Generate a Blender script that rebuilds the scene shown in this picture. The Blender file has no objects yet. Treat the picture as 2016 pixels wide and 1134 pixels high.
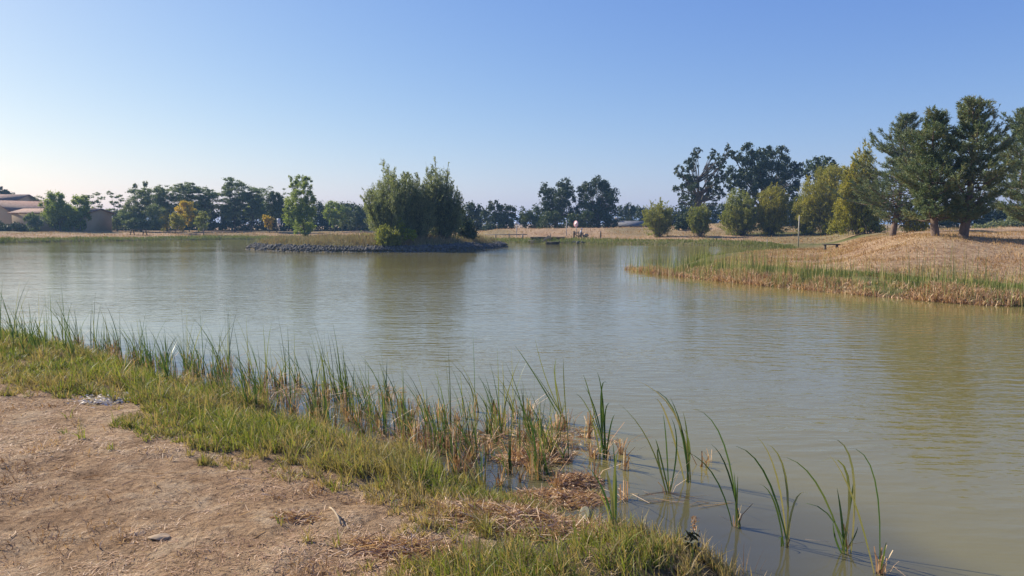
import bpy, math, numpy as np
from math import radians, sin, cos, pi
R = radians
rng = np.random.default_rng(11)
S = bpy.context.scene
COL = S.collection
# ------------------------------------------------------------------ camera
F = 1494.0; CX, CY = 1008.0, 567.0; TH = math.atan(127 / F); CH = 2.0
cam = bpy.data.objects.new('camera', bpy.data.cameras.new('camera')); COL.objects.link(cam)
cam.data.sensor_width = 36; cam.data.lens = F / 2016 * 36
cam.data.clip_start = 0.05; cam.data.clip_end = 9000
cam.location = (0, 0, CH); cam.rotation_euler = (pi / 2 - TH, 0, 0)
S.camera = cam
# ------------------------------------------------------------------ light
SUN_AZ, SUN_EL = -62.0, 34.0           # degrees from +Y towards +X, height
w = bpy.data.worlds.new("World"); S.world = w; w.use_nodes = True
nt = w.node_tree; bg = nt.nodes['Background']
sky = nt.nodes.new('ShaderNodeTexSky'); sky.sky_type = 'NISHITA'; sky.sun_disc = False
sky.sun_elevation = R(SUN_EL); sky.sun_rotation = R(SUN_AZ)
sky.air_density = 1.0; sky.dust_density = 0.75; sky.ozone_density = 3.0; sky.altitude = 50
EXPO = 0.64
sep = nt.nodes.new('ShaderNodeSeparateColor'); com = nt.nodes.new('ShaderNodeCombineColor'); nt.links.new(sky.outputs[0], sep.inputs[0])
for i_, (k_, g_) in enumerate([(.0980, 1.115), (.1275, .938), (.378, .434)]):   # the camera's soft shoulder on a very bright sky
    pw = nt.nodes.new('ShaderNodeMath'); pw.operation = 'POWER'; nt.links.new(sep.outputs[i_], pw.inputs[0]); pw.inputs[1].default_value = g_
    ml = nt.nodes.new('ShaderNodeMath'); ml.operation = 'MULTIPLY'; nt.links.new(pw.outputs[0], ml.inputs[0]); ml.inputs[1].default_value = k_ / .12 / 2 ** EXPO
    nt.links.new(ml.outputs[0], com.inputs[i_])
nt.links.new(com.outputs[0], bg.inputs[0]); bg.inputs[1].default_value = 0.12
sun = bpy.data.objects.new('sun', bpy.data.lights.new('sun', 'SUN')); COL.objects.link(sun)
sun.data.energy = 5.0; sun.data.angle = R(0.55); sun.data.color = (1, .92, .77)
sun.rotation_euler = (R(90 - SUN_EL), 0, R(180 - SUN_AZ))
S.view_settings.view_transform = 'Standard'; S.view_settings.look = 'None'
S.view_settings.exposure = EXPO; S.view_settings.gamma = 1
S.cycles.max_bounces = 6; S.cycles.transparent_max_bounces = 4; S.cycles.diffuse_bounces = 3
S.cycles.glossy_bounces = 3; S.cycles.caustics_reflective = False; S.cycles.caustics_refractive = False

# ------------------------------------------------------------------ maths helpers
def A(*a): return np.array(a, float)
def P(px, py, Y):
    dx = (px - CX) / F; dz = (CY - py) / F
    y = cos(TH) + dz * sin(TH); z = -sin(TH) + dz * cos(TH)
    return A(dx * Y / y, Y, CH + z * Y / y)
def W0(px, py, z=0.0):
    dx = (px - CX) / F; dz = (CY - py) / F
    y = cos(TH) + dz * sin(TH); zz = -sin(TH) + dz * cos(TH)
    t = (z - CH) / zz
    return (dx * t, y * t)
def sst(a, b, x):
    t = np.clip((x - a) / (b - a), 0, 1); return t * t * (3 - 2 * t)
_tab = np.random.default_rng(5).random((256, 256))
def vn(x, y, s=1.0, o=0):
    x = np.asarray(x) / s + 37.3 + o * 17; y = np.asarray(y) / s + 91.7 + o * 29
    xi = np.floor(x).astype(int); yi = np.floor(y).astype(int); fx = x - xi; fy = y - yi
    fx = fx * fx * (3 - 2 * fx); fy = fy * fy * (3 - 2 * fy)
    a = _tab[xi % 256, yi % 256]; b = _tab[(xi + 1) % 256, yi % 256]
    c = _tab[xi % 256, (yi + 1) % 256]; d = _tab[(xi + 1) % 256, (yi + 1) % 256]
    return (a * (1 - fx) + b * fx) * (1 - fy) + (c * (1 - fx) + d * fx) * fy
def inside(poly, x, y):
    c = np.zeros(np.shape(x), bool)
    n = len(poly)
    for i in range(n):
        x1, y1 = poly[i]; x2, y2 = poly[(i + 1) % n]
        if y1 == y2: continue
        c ^= ((y1 > y) != (y2 > y)) & (x < (x2 - x1) * (y - y1) / (y2 - y1) + x1)
    return c
def dist(poly, x, y):
    d = np.full(np.shape(x), 1e18)
    n = len(poly)
    for i in range(n):
        x1, y1 = poly[i]; x2, y2 = poly[(i + 1) % n]
        ex, ey = x2 - x1, y2 - y1
        t = np.clip(((x - x1) * ex + (y - y1) * ey) / (ex * ex + ey * ey + 1e-12), 0, 1)
        d = np.minimum(d, (x - x1 - t * ex) ** 2 + (y - y1 - t * ey) ** 2)
    return np.sqrt(d)

# ------------------------------------------------------------------ shoreline
near_px = [(0, 672), (150, 690), (300, 735), (430, 792), (500, 815), (560, 848), (640, 860), (700, 884), (780, 900), (840, 930), (900, 952),
           (940, 985), (1000, 1000), (1060, 1018), (1110, 1045), (1170, 1066), (1250, 1080), (1330, 1100), (1400, 1128), (1450, 1160), (1480, 1230)]
right_px = [(2100, 612), (2016, 604), (1930, 600), (1850, 594), (1760, 586), (1650, 576), (1560, 567), (1480, 560), (1400, 551), (1350, 543), (1322, 532),
            (1350, 520), (1385, 511), (1420, 505), (1480, 499), (1540, 495), (1570, 491), (1540, 488.5), (1480, 486), (1430, 484.5), (1360, 483.5), (1300, 482.5),
            (1215, 481), (1150, 479.5), (1100, 479.5), (1040, 478.5), (985, 477.5), (940, 477), (860, 475), (700, 473), (500, 471.5), (300, 473.5), (150, 476), (0, 478.5), (-200, 484), (-400, 494)]
POND = [(-70, 20), (-30, 12)] + [W0(*p) for p in near_px] + [(2.2, 1.0), (4.5, -4), (9, -12), (30, -16), (34, 0), (20, 12), (15.5, 16.2)] \
    + [W0(*p) for p in right_px] + [(-100, 60), (-100, 30)]
isl_px = [(484, 490.5), (520, 493.5), (570, 495.5), (650, 496.5), (740, 497), (820, 496), (900, 493.5), (950, 490.5), (984, 487.5)]
ip = [W0(*p) for p in isl_px]
ISL = ip + [(ip[-1][0] + .6, ip[-1][1] + 2.2), (ip[-3][0] + 1, ip[-1][1] + 6), (ip[4][0] + 1, ip[4][1] + 9), (ip[2][0] + 1, ip[2][1] + 8.5), (ip[0][0] + .5, ip[0][1] + 3.5)]

def sdf(x, y):
    inp = inside(POND, x, y); ini = inside(ISL, x, y)
    dp = dist(POND, x, y); di = dist(ISL, x, y)
    sd = np.where(inp, -dp, dp)
    sd = np.where(inp & ini, di, sd)
    sd = np.where(inp & ~ini, -np.minimum(dp, di), sd)
    return sd, ini
def H(x, y, full=False):
    x = np.asarray(x, float); y = np.asarray(y, float)
    sd, ini = sdf(x, y)
    r = np.hypot(x, y); az = np.degrees(np.arctan2(x, np.maximum(y, 1e-3)))
    sdn = sd + (vn(x, y, .35, 3) - .5) * .22 * np.clip(8 / (r + 1), .0, 1) + (vn(x, y, 1.3, 4) - .5) * .35
    pos = np.maximum(sdn, 0)
    far = sst(12, 16, r)
    e = .30 * (1 - np.exp(-pos / .55)) + .10 * (1 - np.exp(-pos / 3)) * (1 - far)
    T = np.full(x.shape, .55) * sst(0, 30, pos)                     # left bank
    c = sst(-4, -1, az) * sst(15, 8, az)                            # centre embankment
    ridge = np.exp(-((y - 96) / 7.0) ** 2) * sst(0, 10, pos)
    T = T + c * ridge * .75
    rt = sst(9, 12, az)
    T = T + rt * sst(2, 26, pos) * .35 * sst(50, 62, y)
    m2 = np.exp(-((x - 27) / 6.5) ** 2 - ((y - 92) / 6) ** 2)         # far low mound
    T = T + .95 * m2
    lx = 13.0 + (y - 30) * .40
    m = sst(22, 32, y) * sst(lx - 1.2, lx + 4.0, x) * sst(120, 60, y)       # mound at right
    T = T * (1 - m * .8) + m * (1.00 + .20 * np.exp(-((y - 34) / 4) ** 2) + (vn(x, y, 5, 7) - .5) * .38 + (vn(x, y, 1.6, 17) - .5) * .16)
    land = e + T * far * (~ini)
    land = np.where(ini, .85 * (1 - np.exp(-pos / 1.5)) + .15 * (vn(x, y, 2, 9)), land)
    n = (vn(x, y, 7, 1) - .5) * .10 * far + (vn(x, y, .9, 2) - .5) * .05 + (vn(x, y, .22, 6) - .5) * .03 * sst(14, 9, r) + (vn(x, y, .08, 8) - .5) * .012 * sst(9, 6, r)
    n = n + (vn(x, y, 2.2, 10) - .5) * .12 * far * sst(1, 5, pos)
    land = land + n * sst(0, 1.2, pos)
    bed = -.9 * (1 - np.exp(np.minimum(sdn, 0) / 1.6)) - .02
    h = np.where(sdn > 0, land, bed)
    if full: return h, sd, ini
    return h
def G(px, py, far=400):
    """the ground point seen at a pixel"""
    d = (P(px, py, 1.0) - A(0, 0, CH))
    t = np.geomspace(1.5, far, 1500)
    z = CH + d[2] * t; h = np.maximum(H(d[0] * t, t), 0)
    k = np.argmax(z <= h)
    if z[k] > h[k]: k = len(t) - 1
    return A(d[0] * t[k], t[k], max(float(H(d[0] * t[k], t[k])), -.1))

# ------------------------------------------------------------------ mesh helpers
def mk(name, V, Fc, mat, parent=None, origin=None, rnd=None, smooth=False, attrs=None):
    V = np.ascontiguousarray(V, dtype=np.float32)
    if origin is None: origin = A(0, 0, 0)
    V = V - np.asarray(origin, np.float32)
    if not isinstance(Fc, list): Fc = [Fc]
    me = bpy.data.meshes.new(name)
    me.vertices.add(len(V)); me.vertices.foreach_set('co', V.ravel())
    loops = np.concatenate([f.ravel() for f in Fc]).astype(np.int32)
    sizes = np.concatenate([np.full(len(f), f.shape[1]) for f in Fc])
    starts = np.concatenate([[0], np.cumsum(sizes)[:-1]]).astype(np.int32)
    me.loops.add(len(loops)); me.loops.foreach_set('vertex_index', loops)
    me.polygons.add(len(sizes)); me.polygons.foreach_set('loop_start', starts)
    me.update(calc_edges=True)
    if smooth: me.polygons.foreach_set('use_smooth', np.ones(len(sizes), bool))
    if rnd is not None:
        a = me.attributes.new('rnd', 'FLOAT', 'FACE'); a.data.foreach_set('value', np.asarray(rnd, np.float32))
    for k, v in (attrs or {}).items():
        a = me.attributes.new(k, 'FLOAT', 'POINT'); a.data.foreach_set('value', np.asarray(v, np.float32))
    if mat is not None: me.materials.append(mat)
    o = bpy.data.objects.new(name, me); COL.objects.link(o)
    if parent is not None: o.parent = parent
    else: o.location = origin
    return o
def tag(o, label=None, cat=None, group=None, kind=None):
    if label: o['label'] = label
    if cat: o['category'] = cat
    if group: o['group'] = group
    if kind: o['kind'] = kind
    return o
def root(name, loc, label, cat, group=None, rz=0):
    o = bpy.data.objects.new(name, None); COL.objects.link(o); o.location = loc; o.rotation_euler = (0, 0, rz)
    o.empty_display_size = .3
    return tag(o, label, cat, group)
class MB:
    def __init__(s): s.V = []; s.F4 = []; s.F3 = []; s.n = 0
    def add(s, V, f4=None, f3=None):
        if f4 is not None and len(f4): s.F4.append(np.asarray(f4) + s.n)
        if f3 is not None and len(f3): s.F3.append(np.asarray(f3) + s.n)
        s.V.append(np.asarray(V, float)); s.n += len(V); return s
    def box(s, c, d, rz=0, tilt=None):
        hx, hy, hz = d[0] / 2, d[1] / 2, d[2] / 2
        V = np.array([[x, y, z] for z in (-hz, hz) for y in (-hy, hy) for x in (-hx, hx)])
        if tilt is not None: V = V @ tilt.T
        if rz: cc, ss = cos(rz), sin(rz); V = V @ np.array([[cc, ss, 0], [-ss, cc, 0], [0, 0, 1]])
        return s.add(V + np.asarray(c), [[0, 2, 3, 1], [4, 5, 7, 6], [0, 1, 5, 4], [2, 6, 7, 3], [0, 4, 6, 2], [1, 3, 7, 5]])
    def tube(s, pts, rad, k=6, cap=True):
        pts = np.asarray(pts, float); n = len(pts)
        rad = np.broadcast_to(rad, n)
        T = np.gradient(pts, axis=0); T /= np.linalg.norm(T, axis=1)[:, None] + 1e-9
        up = np.where(np.abs(T[:, 2:3]) > .9, A(1, 0, 0), A(0, 0, 1))
        U = np.cross(T, up); U /= np.linalg.norm(U, axis=1)[:, None] + 1e-9
        Wv = np.cross(T, U)
        a = np.arange(k) / k * 2 * pi
        V = pts[:, None] + rad[:, None, None] * (np.cos(a)[None, :, None] * U[:, None] + np.sin(a)[None, :, None] * Wv[:, None])
        V = V.reshape(-1, 3); f = []
        for i in range(n - 1):
            for j in range(k):
                f.append([i * k + j, i * k + (j + 1) % k, (i + 1) * k + (j + 1) % k, (i + 1) * k + j])
        f3 = []
        if cap:
            V = np.vstack([V, pts[-1:], pts[:1]]); m = n * k
            f3 = [[(n - 1) * k + j, (n - 1) * k + (j + 1) % k, m] for j in range(k)] + [[(j + 1) % k, j, m + 1] for j in range(k)]
        return s.add(V, f, f3)
    def build(s, name, mat, parent=None, origin=None, smooth=False):
        Fs = []
        if s.F4: Fs.append(np.concatenate(s.F4))
        if s.F3: Fs.append(np.concatenate(s.F3))
        return mk(name, np.concatenate(s.V), Fs, mat, parent, origin, None, smooth)

def unit(n):
    v = rng.normal(size=(n, 3)); return v / np.linalg.norm(v, axis=1)[:, None]
def leafq(C, L, Wd, axis=None, jit=1.0, up=0.0):
    n = len(C)
    a = unit(n) * jit
    if axis is not None: a = a + axis
    a /= np.linalg.norm(a, axis=1)[:, None] + 1e-9
    nn = unit(n) + A(0, 0, up); b = np.cross(a, nn); b /= np.linalg.norm(b, axis=1)[:, None] + 1e-9
    s = rng.uniform(.6, 1.35, n)[:, None]
    V = np.stack([C - a * L / 2 * s, C + b * Wd / 2 * s, C + a * L / 2 * s, C - b * Wd / 2 * s], 1).reshape(-1, 3)
    return V, np.arange(4 * n).reshape(n, 4)
def blades(B, h, wd, lean, bend, k=3, tipz=None, kink=0):
    """B (n,3) bases, h heights, wd widths, lean azimuth, bend 0..1"""
    n = len(B); t = np.linspace(0, 1, k + 1)
    ld = np.stack([np.cos(lean), np.sin(lean), np.zeros(n)], 1)
    fa = rng.uniform(0, 2 * pi, n); side = np.stack([np.cos(fa), np.sin(fa), np.zeros(n)], 1)
    out = []
    for tt in t:
        z = h * (tt - .42 * bend * tt ** 2.2) ; o = h * bend * (.25 * tt + .75 * tt ** 2)
        p = B + ld * o[:, None]; p[:, 2] += z
        ww = wd * (1 - tt ** 1.8) * .5 + .0004
        out.append(np.stack([p - side * ww[:, None], p + side * ww[:, None]], 1))
    V = np.stack(out, 1).reshape(-1, 3)                      # n,(k+1),2,3
    base = (np.arange(n) * (k + 1) * 2)[:, None]
    Fs = []
    for i in range(k):
        Fs.append(base + np.array([2 * i, 2 * i + 1, 2 * i + 3, 2 * i + 2]))
    Fq = np.stack(Fs, 1).reshape(-1, 4)
    return V, Fq
def ribbon(pts, wd, side):
    """one hand placed leaf following pts"""
    pts = np.asarray(pts); n = len(pts); t = np.linspace(0, 1, n)
    ww = wd * np.minimum(1, .55 + 1.2 * t) * (1 - t ** 3) * .5 + .0005
    V = np.stack([pts - side * ww[:, None], pts + side * ww[:, None]], 1).reshape(-1, 3)
    return V, np.array([[2 * i, 2 * i + 1, 2 * i + 3, 2 * i + 2] for i in range(n - 1)])

# ------------------------------------------------------------------ materials
def newmat(name):
    m = bpy.data.materials.new(name); m.use_nodes = True
    n = m.node_tree.nodes; l = m.node_tree.links
    return m, n, l, n['Principled BSDF'], n['Material Output']
def ramp(n, cols, inter='LINEAR'):
    r = n.new('ShaderNodeValToRGB'); r.color_ramp.interpolation = inter
    e = r.color_ramp.elements
    while len(e) > 1: e.remove(e[0])
    e[0].position = cols[0][0]; e[0].color = (*cols[0][1], 1)
    for p, c in cols[1:]:
        x = e.new(p); x.color = (*c, 1)
    return r
def noise(n, l, vec, scale, detail=3, rough=.6, mapping=None):
    t = n.new('ShaderNodeTexNoise'); t.inputs['Scale'].default_value = scale
    t.inputs['Detail'].default_value = detail; t.inputs['Roughness'].default_value = rough
    if mapping is not None:
        mp = n.new('ShaderNodeMapping'); mp.inputs['Scale'].default_value = mapping[0]; mp.inputs['Rotation'].default_value = mapping[1]
        l.new(vec, mp.inputs['Vector']); vec = mp.outputs[0]
    l.new(vec, t.inputs['Vector']); return t
def leafmat(name, cols, trans=.35, rough=.55, nscale=.35, nmix=.5, tcol=1.3):
    """cols: ramp of leaf colours, chosen per leaf with slow drift through the plant"""
    m, n, l, b, out = newmat(name)
    at = n.new('ShaderNodeAttribute'); at.attribute_name = 'rnd'
    tc = n.new('ShaderNodeNewGeometry')
    no = noise(n, l, tc.outputs['Position'], nscale, 2)
    mx = n.new('ShaderNodeMath'); mx.operation = 'MULTIPLY_ADD'
    l.new(no.outputs[0], mx.inputs[0]); mx.inputs[1].default_value = nmix * 2; mx.inputs[2].default_value = -nmix
    ad = n.new('ShaderNodeMath'); ad.operation = 'ADD'; l.new(at.outputs['Fac'], ad.inputs[0]); l.new(mx.outputs[0], ad.inputs[1])
    k = len(cols); r = ramp(n, [(i / (k - 1), c) for i, c in enumerate(cols)]); l.new(ad.outputs[0], r.inputs[0])
    l.new(r.outputs[0], b.inputs['Base Color']); b.inputs['Roughness'].default_value = rough
    b.inputs['Specular IOR Level'].default_value = .3
    if trans > 0:
        tr = n.new('ShaderNodeBsdfTranslucent')
        sc = n.new('ShaderNodeMix'); sc.data_type = 'RGBA'; sc.blend_type = 'MULTIPLY'; sc.inputs[0].default_value = 1
        l.new(r.outputs[0], sc.inputs[6]); sc.inputs[7].default_value = (tcol, tcol * .98, tcol * .55, 1); l.new(sc.outputs[2], tr.inputs[0])
        ms = n.new('ShaderNodeMixShader'); ms.inputs[0].default_value = trans
        l.new(b.outputs[0], ms.inputs[1]); l.new(tr.outputs[0], ms.inputs[2]); l.new(ms.outputs[0], out.inputs[0])
    return m
def solid(name, c1, c2, scale=6, rough=.85, bump=.2, stretch=(1, 1, 1)):
    m, n, l, b, out = newmat(name)
    tc = n.new('ShaderNodeTexCoord')
    no = noise(n, l, tc.outputs['Object'], scale, 5, .65, (stretch, (0, 0, 0)))
    r = ramp(n, [(.3, c1), (.7, c2)]); l.new(no.outputs[0], r.inputs[0]); l.new(r.outputs[0], b.inputs['Base Color'])
    b.inputs['Roughness'].default_value = rough
    if bump:
        bp = n.new('ShaderNodeBump'); bp.inputs['Strength'].default_value = bump; bp.inputs['Distance'].default_value = .02
        l.new(no.outputs[0], bp.inputs['Height']); l.new(bp.outputs[0], b.inputs['Normal'])
    return m
M = {}
M['oak'] = leafmat('oak_leaves', [(.032, .056, .018), (.058, .088, .026), (.110, .130, .040)], .25)
M['oakdark'] = leafmat('dark_oak_leaves', [(.020, .038, .017), (.038, .060, .022), (.085, .105, .035)], .22)
M['willow'] = leafmat('yellow_green_leaves', [(.150, .165, .026), (.275, .260, .040), (.430, .350, .060)], .4)
M['willow2'] = leafmat('olive_leaves', [(.125, .155, .036), (.215, .235, .055), (.340, .320, .085)], .45)
M['grey'] = leafmat('grey_green_leaves', [(.110, .140, .070), (.200, .230, .120), (.340, .345, .190)], .45)
M['locust'] = leafmat('feathery_leaves', [(.075, .120, .055), (.140, .180, .080), (.240, .265, .125)], .4)
M['fresh'] = leafmat('fresh_green_leaves', [(.105, .165, .038), (.195, .250, .055), (.330, .370, .105)], .5)
M['lime'] = leafmat('lime_leaves', [(.14, .20, .02), (.24, .28, .03), (.36, .36, .05)], .45)
M['yellow'] = leafmat('autumn_yellow_leaves', [(.22, .20, .02), (.50, .36, .03), (.68, .48, .06)], .42)
M['hedge'] = leafmat('hedge_leaves', [(.030, .046, .022), (.048, .070, .028), (.075, .095, .035)], .2)
M['pine'] = leafmat('pine_needles', [(.085, .130, .055), (.135, .185, .080), (.210, .225, .090), (.32, .235, .11)], .15, .5, .6, .45)
M['bark'] = solid('bark', (.05, .038, .028), (.13, .10, .075), 9, .9, .5, (1, 1, .3))
M['pinebark'] = solid('pine_bark', (.085, .055, .04), (.22, .15, .11), 8, .9, .6, (1, 1, .35))
M['wood'] = solid('weathered_wood', (.16, .13, .10), (.30, .25, .20), 14, .85, .3, (1, 1, .2))
M['darkwood'] = solid('dark_wood', (.035, .028, .022), (.085, .065, .05), 14, .85, .3, (1, 1, .2))
M['pole'] = solid('pale_wood_pole', (.30, .28, .22), (.48, .44, .36), 12, .7, .2)
M['metal'] = solid('galvanised_metal', (.30, .31, .32), (.42, .43, .44), 8, .45, .05)
M['white'] = solid('white_paint', (.62, .60, .60), (.74, .73, .72), 5, .5, .02)
M['greysign'] = solid('back_of_sign', (.42, .44, .47), (.52, .54, .57), 5, .5, .02)
M['pink'] = solid('faded_red_paint', (.55, .20, .25), (.64, .28, .32), 6, .5, .02)
M['black'] = solid('black_paint', (.03, .03, .04), (.05, .05, .06), 6, .5, .02)
M['render'] = solid('beige_render', (.44, .35, .24), (.50, .41, .29), 1.2, .9, .1)
M['render2'] = solid('ochre_render', (.48, .38, .24), (.54, .44, .28), 1.2, .9, .1)
M['window'] = solid('window_glass', (.05, .06, .07), (.09, .10, .12), 2, .15, 0)
M['stone'] = solid('riprap', (.045, .042, .038), (.17, .155, .135), 3.0, .9, .4)
M['pebble'] = solid('pebble', (.30, .21, .13), (.40, .29, .18), 12, .85, .3)
M['mossrock'] = solid('mossy_rock', (.20, .20, .13), (.34, .31, .22), 9, .9, .5)
M['skin'] = solid('skin', (.45, .28, .20), (.5, .32, .24), 5, .6, 0)
M['shirt'] = solid('pale_shirt', (.50, .51, .54), (.62, .63, .66), 9, .9, .1)
M['trousers'] = solid('dark_trousers', (.03, .04, .07), (.05, .06, .10), 9, .9, .1)
M['hair'] = solid('hair', (.03, .02, .015), (.06, .04, .03), 9, .8, 0)
M['drystem'] = solid('dry_stem', (.30, .22, .13), (.42, .32, .2), 20, .8, .2)
M['grass'] = leafmat('grass_blades', [(.42, .31, .16), (.25, .21, .08), (.125, .162, .030), (.185, .22, .038), (.32, .33, .09)], .4, .5, 1.2, .35)
M['fargrass'] = leafmat('bank_grass', [(.30, .22, .11), (.20, .19, .06), (.12, .16, .035), (.15, .18, .045)], .3, .6, .8, .4)
M['straw'] = leafmat('dry_straw', [(.17, .085, .05), (.37, .22, .125), (.56, .37, .23), (.74, .57, .40)], .2, .6, 1.5, .35)
M['deadreed'] = leafmat('dead_reed', [(.16, .09, .05), (.42, .24, .13), (.60, .39, .23), (.74, .58, .39)], .2, .65, 2.5, .3)
M['cattail'] = leafmat('cattail_leaves', [(.035, .075, .022), (.06, .115, .032), (.11, .16, .045), (.24, .25, .08), (.38, .32, .16)], .35, .4, 3, .25)
M['reed'] = leafmat('reed_bed_leaves', [(.50, .38, .21), (.36, .32, .13), (.13, .18, .05), (.10, .15, .05), (.24, .27, .09), (.36, .33, .14)], .35, .5, .9, .45)
M['weed'] = leafmat('dark_weed_leaves', [(.02, .02, .018), (.04, .045, .02), (.08, .08, .03)], .15)
M['drygrass'] = leafmat('dry_field_grass', [(.25, .13, .06), (.38, .225, .105), (.50, .33, .17), (.40, .30, .12)], .25, .7, .35, .5)
M['bread'] = solid('dried_clod', (.36, .22, .11), (.55, .38, .22), 30, .9, .8)
M['islandgrass'] = leafmat('island_grass', [(.20, .14, .08), (.30, .23, .13), (.37, .30, .17), (.22, .22, .10)], .2, .7, .5, .5)
M['fluff'] = leafmat('white_fluff', [(.58, .50, .42), (.80, .75, .68)], .12)

# ground
m, n, l, b, out = newmat('ground'); M['ground'] = m
geo = n.new('ShaderNodeNewGeometry'); pos = geo.outputs['Position']
g1 = noise(n, l, pos, .35, 6, .65); g2 = noise(n, l, pos, 3.0, 6, .7); g3 = noise(n, l, pos, 22, 6, .78)
r1 = ramp(n, [(.30, (.310, .195, .110)), (.5, (.43, .29, .17)), (.70, (.53, .38, .225))]); l.new(g1.outputs[0], r1.inputs[0])
r2 = ramp(n, [(.34, (.150, .085, .048)), (.49, (.340, .230, .140)), (.64, (.510, .410, .290))]); l.new(g2.outputs[0], r2.inputs[0])
mA = n.new('ShaderNodeMix'); mA.data_type = 'RGBA'; mA.inputs[0].default_value = .55; l.new(r1.outputs[0], mA.inputs[6]); l.new(r2.outputs[0], mA.inputs[7])
r3 = ramp(n, [(.34, (.22, .17, .13)), (.47, (.90, .87, .84)), (.60, (1.15, 1.12, 1.08)), (.72, (1.7, 1.6, 1.5))]); l.new(g3.outputs[0], r3.inputs[0])
mB = n.new('ShaderNodeMix'); mB.data_type = 'RGBA'; mB.blend_type = 'MULTIPLY'; mB.inputs[0].default_value = .9; l.new(mA.outputs[2], mB.inputs[6]); l.new(r3.outputs[0], mB.inputs[7])
ga = n.new('ShaderNodeAttribute'); ga.attribute_name = 'green'
rg = ramp(n, [(.3, (.07, .075, .022)), (.7, (.15, .15, .05))]); l.new(g2.outputs[0], rg.inputs[0])
mC = n.new('ShaderNodeMix'); mC.data_type = 'RGBA'; l.new(ga.outputs['Fac'], mC.inputs[0]); l.new(mB.outputs[2], mC.inputs[6]); l.new(rg.outputs[0], mC.inputs[7])
md = n.new('ShaderNodeAttribute'); md.attribute_name = 'mud'
mD = n.new('ShaderNodeMix'); mD.data_type = 'RGBA'; l.new(md.outputs['Fac'], mD.inputs[0]); l.new(mC.outputs[2], mD.inputs[6]); mD.inputs[7].default_value = (.055, .042, .028, 1)
l.new(mD.outputs[2], b.inputs['Base Color']); b.inputs['Roughness'].default_value = .95; b.inputs['Specular IOR Level'].default_value = .1
ad = n.new('ShaderNodeMath'); ad.operation = 'MULTIPLY_ADD'; l.new(g2.outputs[0], ad.inputs[0]); ad.inputs[1].default_value = 2.5; l.new(g3.outputs[0], ad.inputs[2])
bp = n.new('ShaderNodeBump'); bp.inputs['Strength'].default_value = 1.0; bp.inputs['Distance'].default_value = .045
l.new(ad.outputs[0], bp.inputs['Height']); l.new(bp.outputs[0], b.inputs['Normal'])
# water
m, n, l, b, out = newmat('water'); M['water'] = m
geo = n.new('ShaderNodeNewGeometry'); pos = geo.outputs['Position']
w1 = noise(n, l, pos, 1.0, 3, .5, ((2.3, 6.4, 1), (0, 0, R(9))))
w2 = noise(n, l, pos, 1.0, 3, .6, ((.28, .8, 1), (0, 0, R(-8))))
w3 = noise(n, l, pos, 1.0, 2, .5, ((.06, .12, 1), (0, 0, R(20))))
cal = n.new('ShaderNodeMapRange'); l.new(w3.outputs[0], cal.inputs[0]); cal.inputs[1].default_value = .35; cal.inputs[2].default_value = .65
cal.inputs[3].default_value = .40; cal.inputs[4].default_value = 1.15
wa = n.new('ShaderNodeAttribute'); wa.attribute_name = 'calm'
mu = n.new('ShaderNodeMath'); mu.operation = 'MULTIPLY'; l.new(cal.outputs[0], mu.inputs[0]); l.new(wa.outputs['Fac'], mu.inputs[1])
mu2 = n.new('ShaderNodeMath'); mu2.operation = 'MULTIPLY'; l.new(mu.outputs[0], mu2.inputs[0]); l.new(w1.outputs[0], mu2.inputs[1])
ad = n.new('ShaderNodeMath'); ad.operation = 'MULTIPLY_ADD'; l.new(w2.outputs[0], ad.inputs[0]); ad.inputs[1].default_value = .9; l.new(mu2.outputs[0], ad.inputs[2])
bp = n.new('ShaderNodeBump'); bp.inputs['Strength'].default_value = 1.0; bp.inputs['Distance'].default_value = .022
l.new(ad.outputs[0], bp.inputs['Height']); l.new(bp.outputs[0], b.inputs['Normal'])
rw = ramp(n, [(.3, (.166, .142, .048)), (.7, (.196, .168, .060))]); l.new(w3.outputs[0], rw.inputs[0])
sh = n.new('ShaderNodeAttribute'); sh.attribute_name = 'shallow'
mS = n.new('ShaderNodeMix'); mS.data_type = 'RGBA'; l.new(sh.outputs['Fac'], mS.inputs[0]); l.new(rw.outputs[0], mS.inputs[6]); mS.inputs[7].default_value = (.050, .050, .040, 1)
l.new(mS.outputs[2], b.inputs['Base Color']); b.inputs['Roughness'].default_value = .06; b.inputs['IOR'].default_value = 1.42
#SCENE
# ------------------------------------------------------------------ ground sheet
angF = np.radians(np.linspace(-44, 44, 760)); angB = np.radians(np.linspace(44, 316, 70)[1:-1])
ang = np.concatenate([angF, angB]); rad = np.concatenate([[.02], np.geomspace(.6, 160, 760), np.geomspace(160, 1600, 30)[1:]])
AA, RR = np.meshgrid(ang, rad); gx = RR * np.sin(AA); gy = RR * np.cos(AA)
hz, sd, ini = H(gx, gy, True)
na, nr = len(ang), len(rad)
idx = np.arange(nr * na).reshape(nr, na); nx = np.roll(idx, -1, 1)
Fq = np.stack([idx[:-1], nx[:-1], nx[1:], idx[1:]], -1).reshape(-1, 4)
green = np.clip(sst(-.5, .3, sd) * sst(5.5, 1.5, sd + (vn(gx, gy, 2.5) - .5) * 3) * .8, 0, 1) * sst(13, 16, RR)
green = green + .45 * sst(.55, .75, vn(gx, gy, 9, 12)) * sst(70, 84, RR) + .5 * (gx > 24) * sst(36, 44, gy) * sst(.35, .6, vn(gx, gy, 6, 14))
mud = sst(.35, .0, sd) * (1 - .5 * sst(20, 30, RR))
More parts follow.
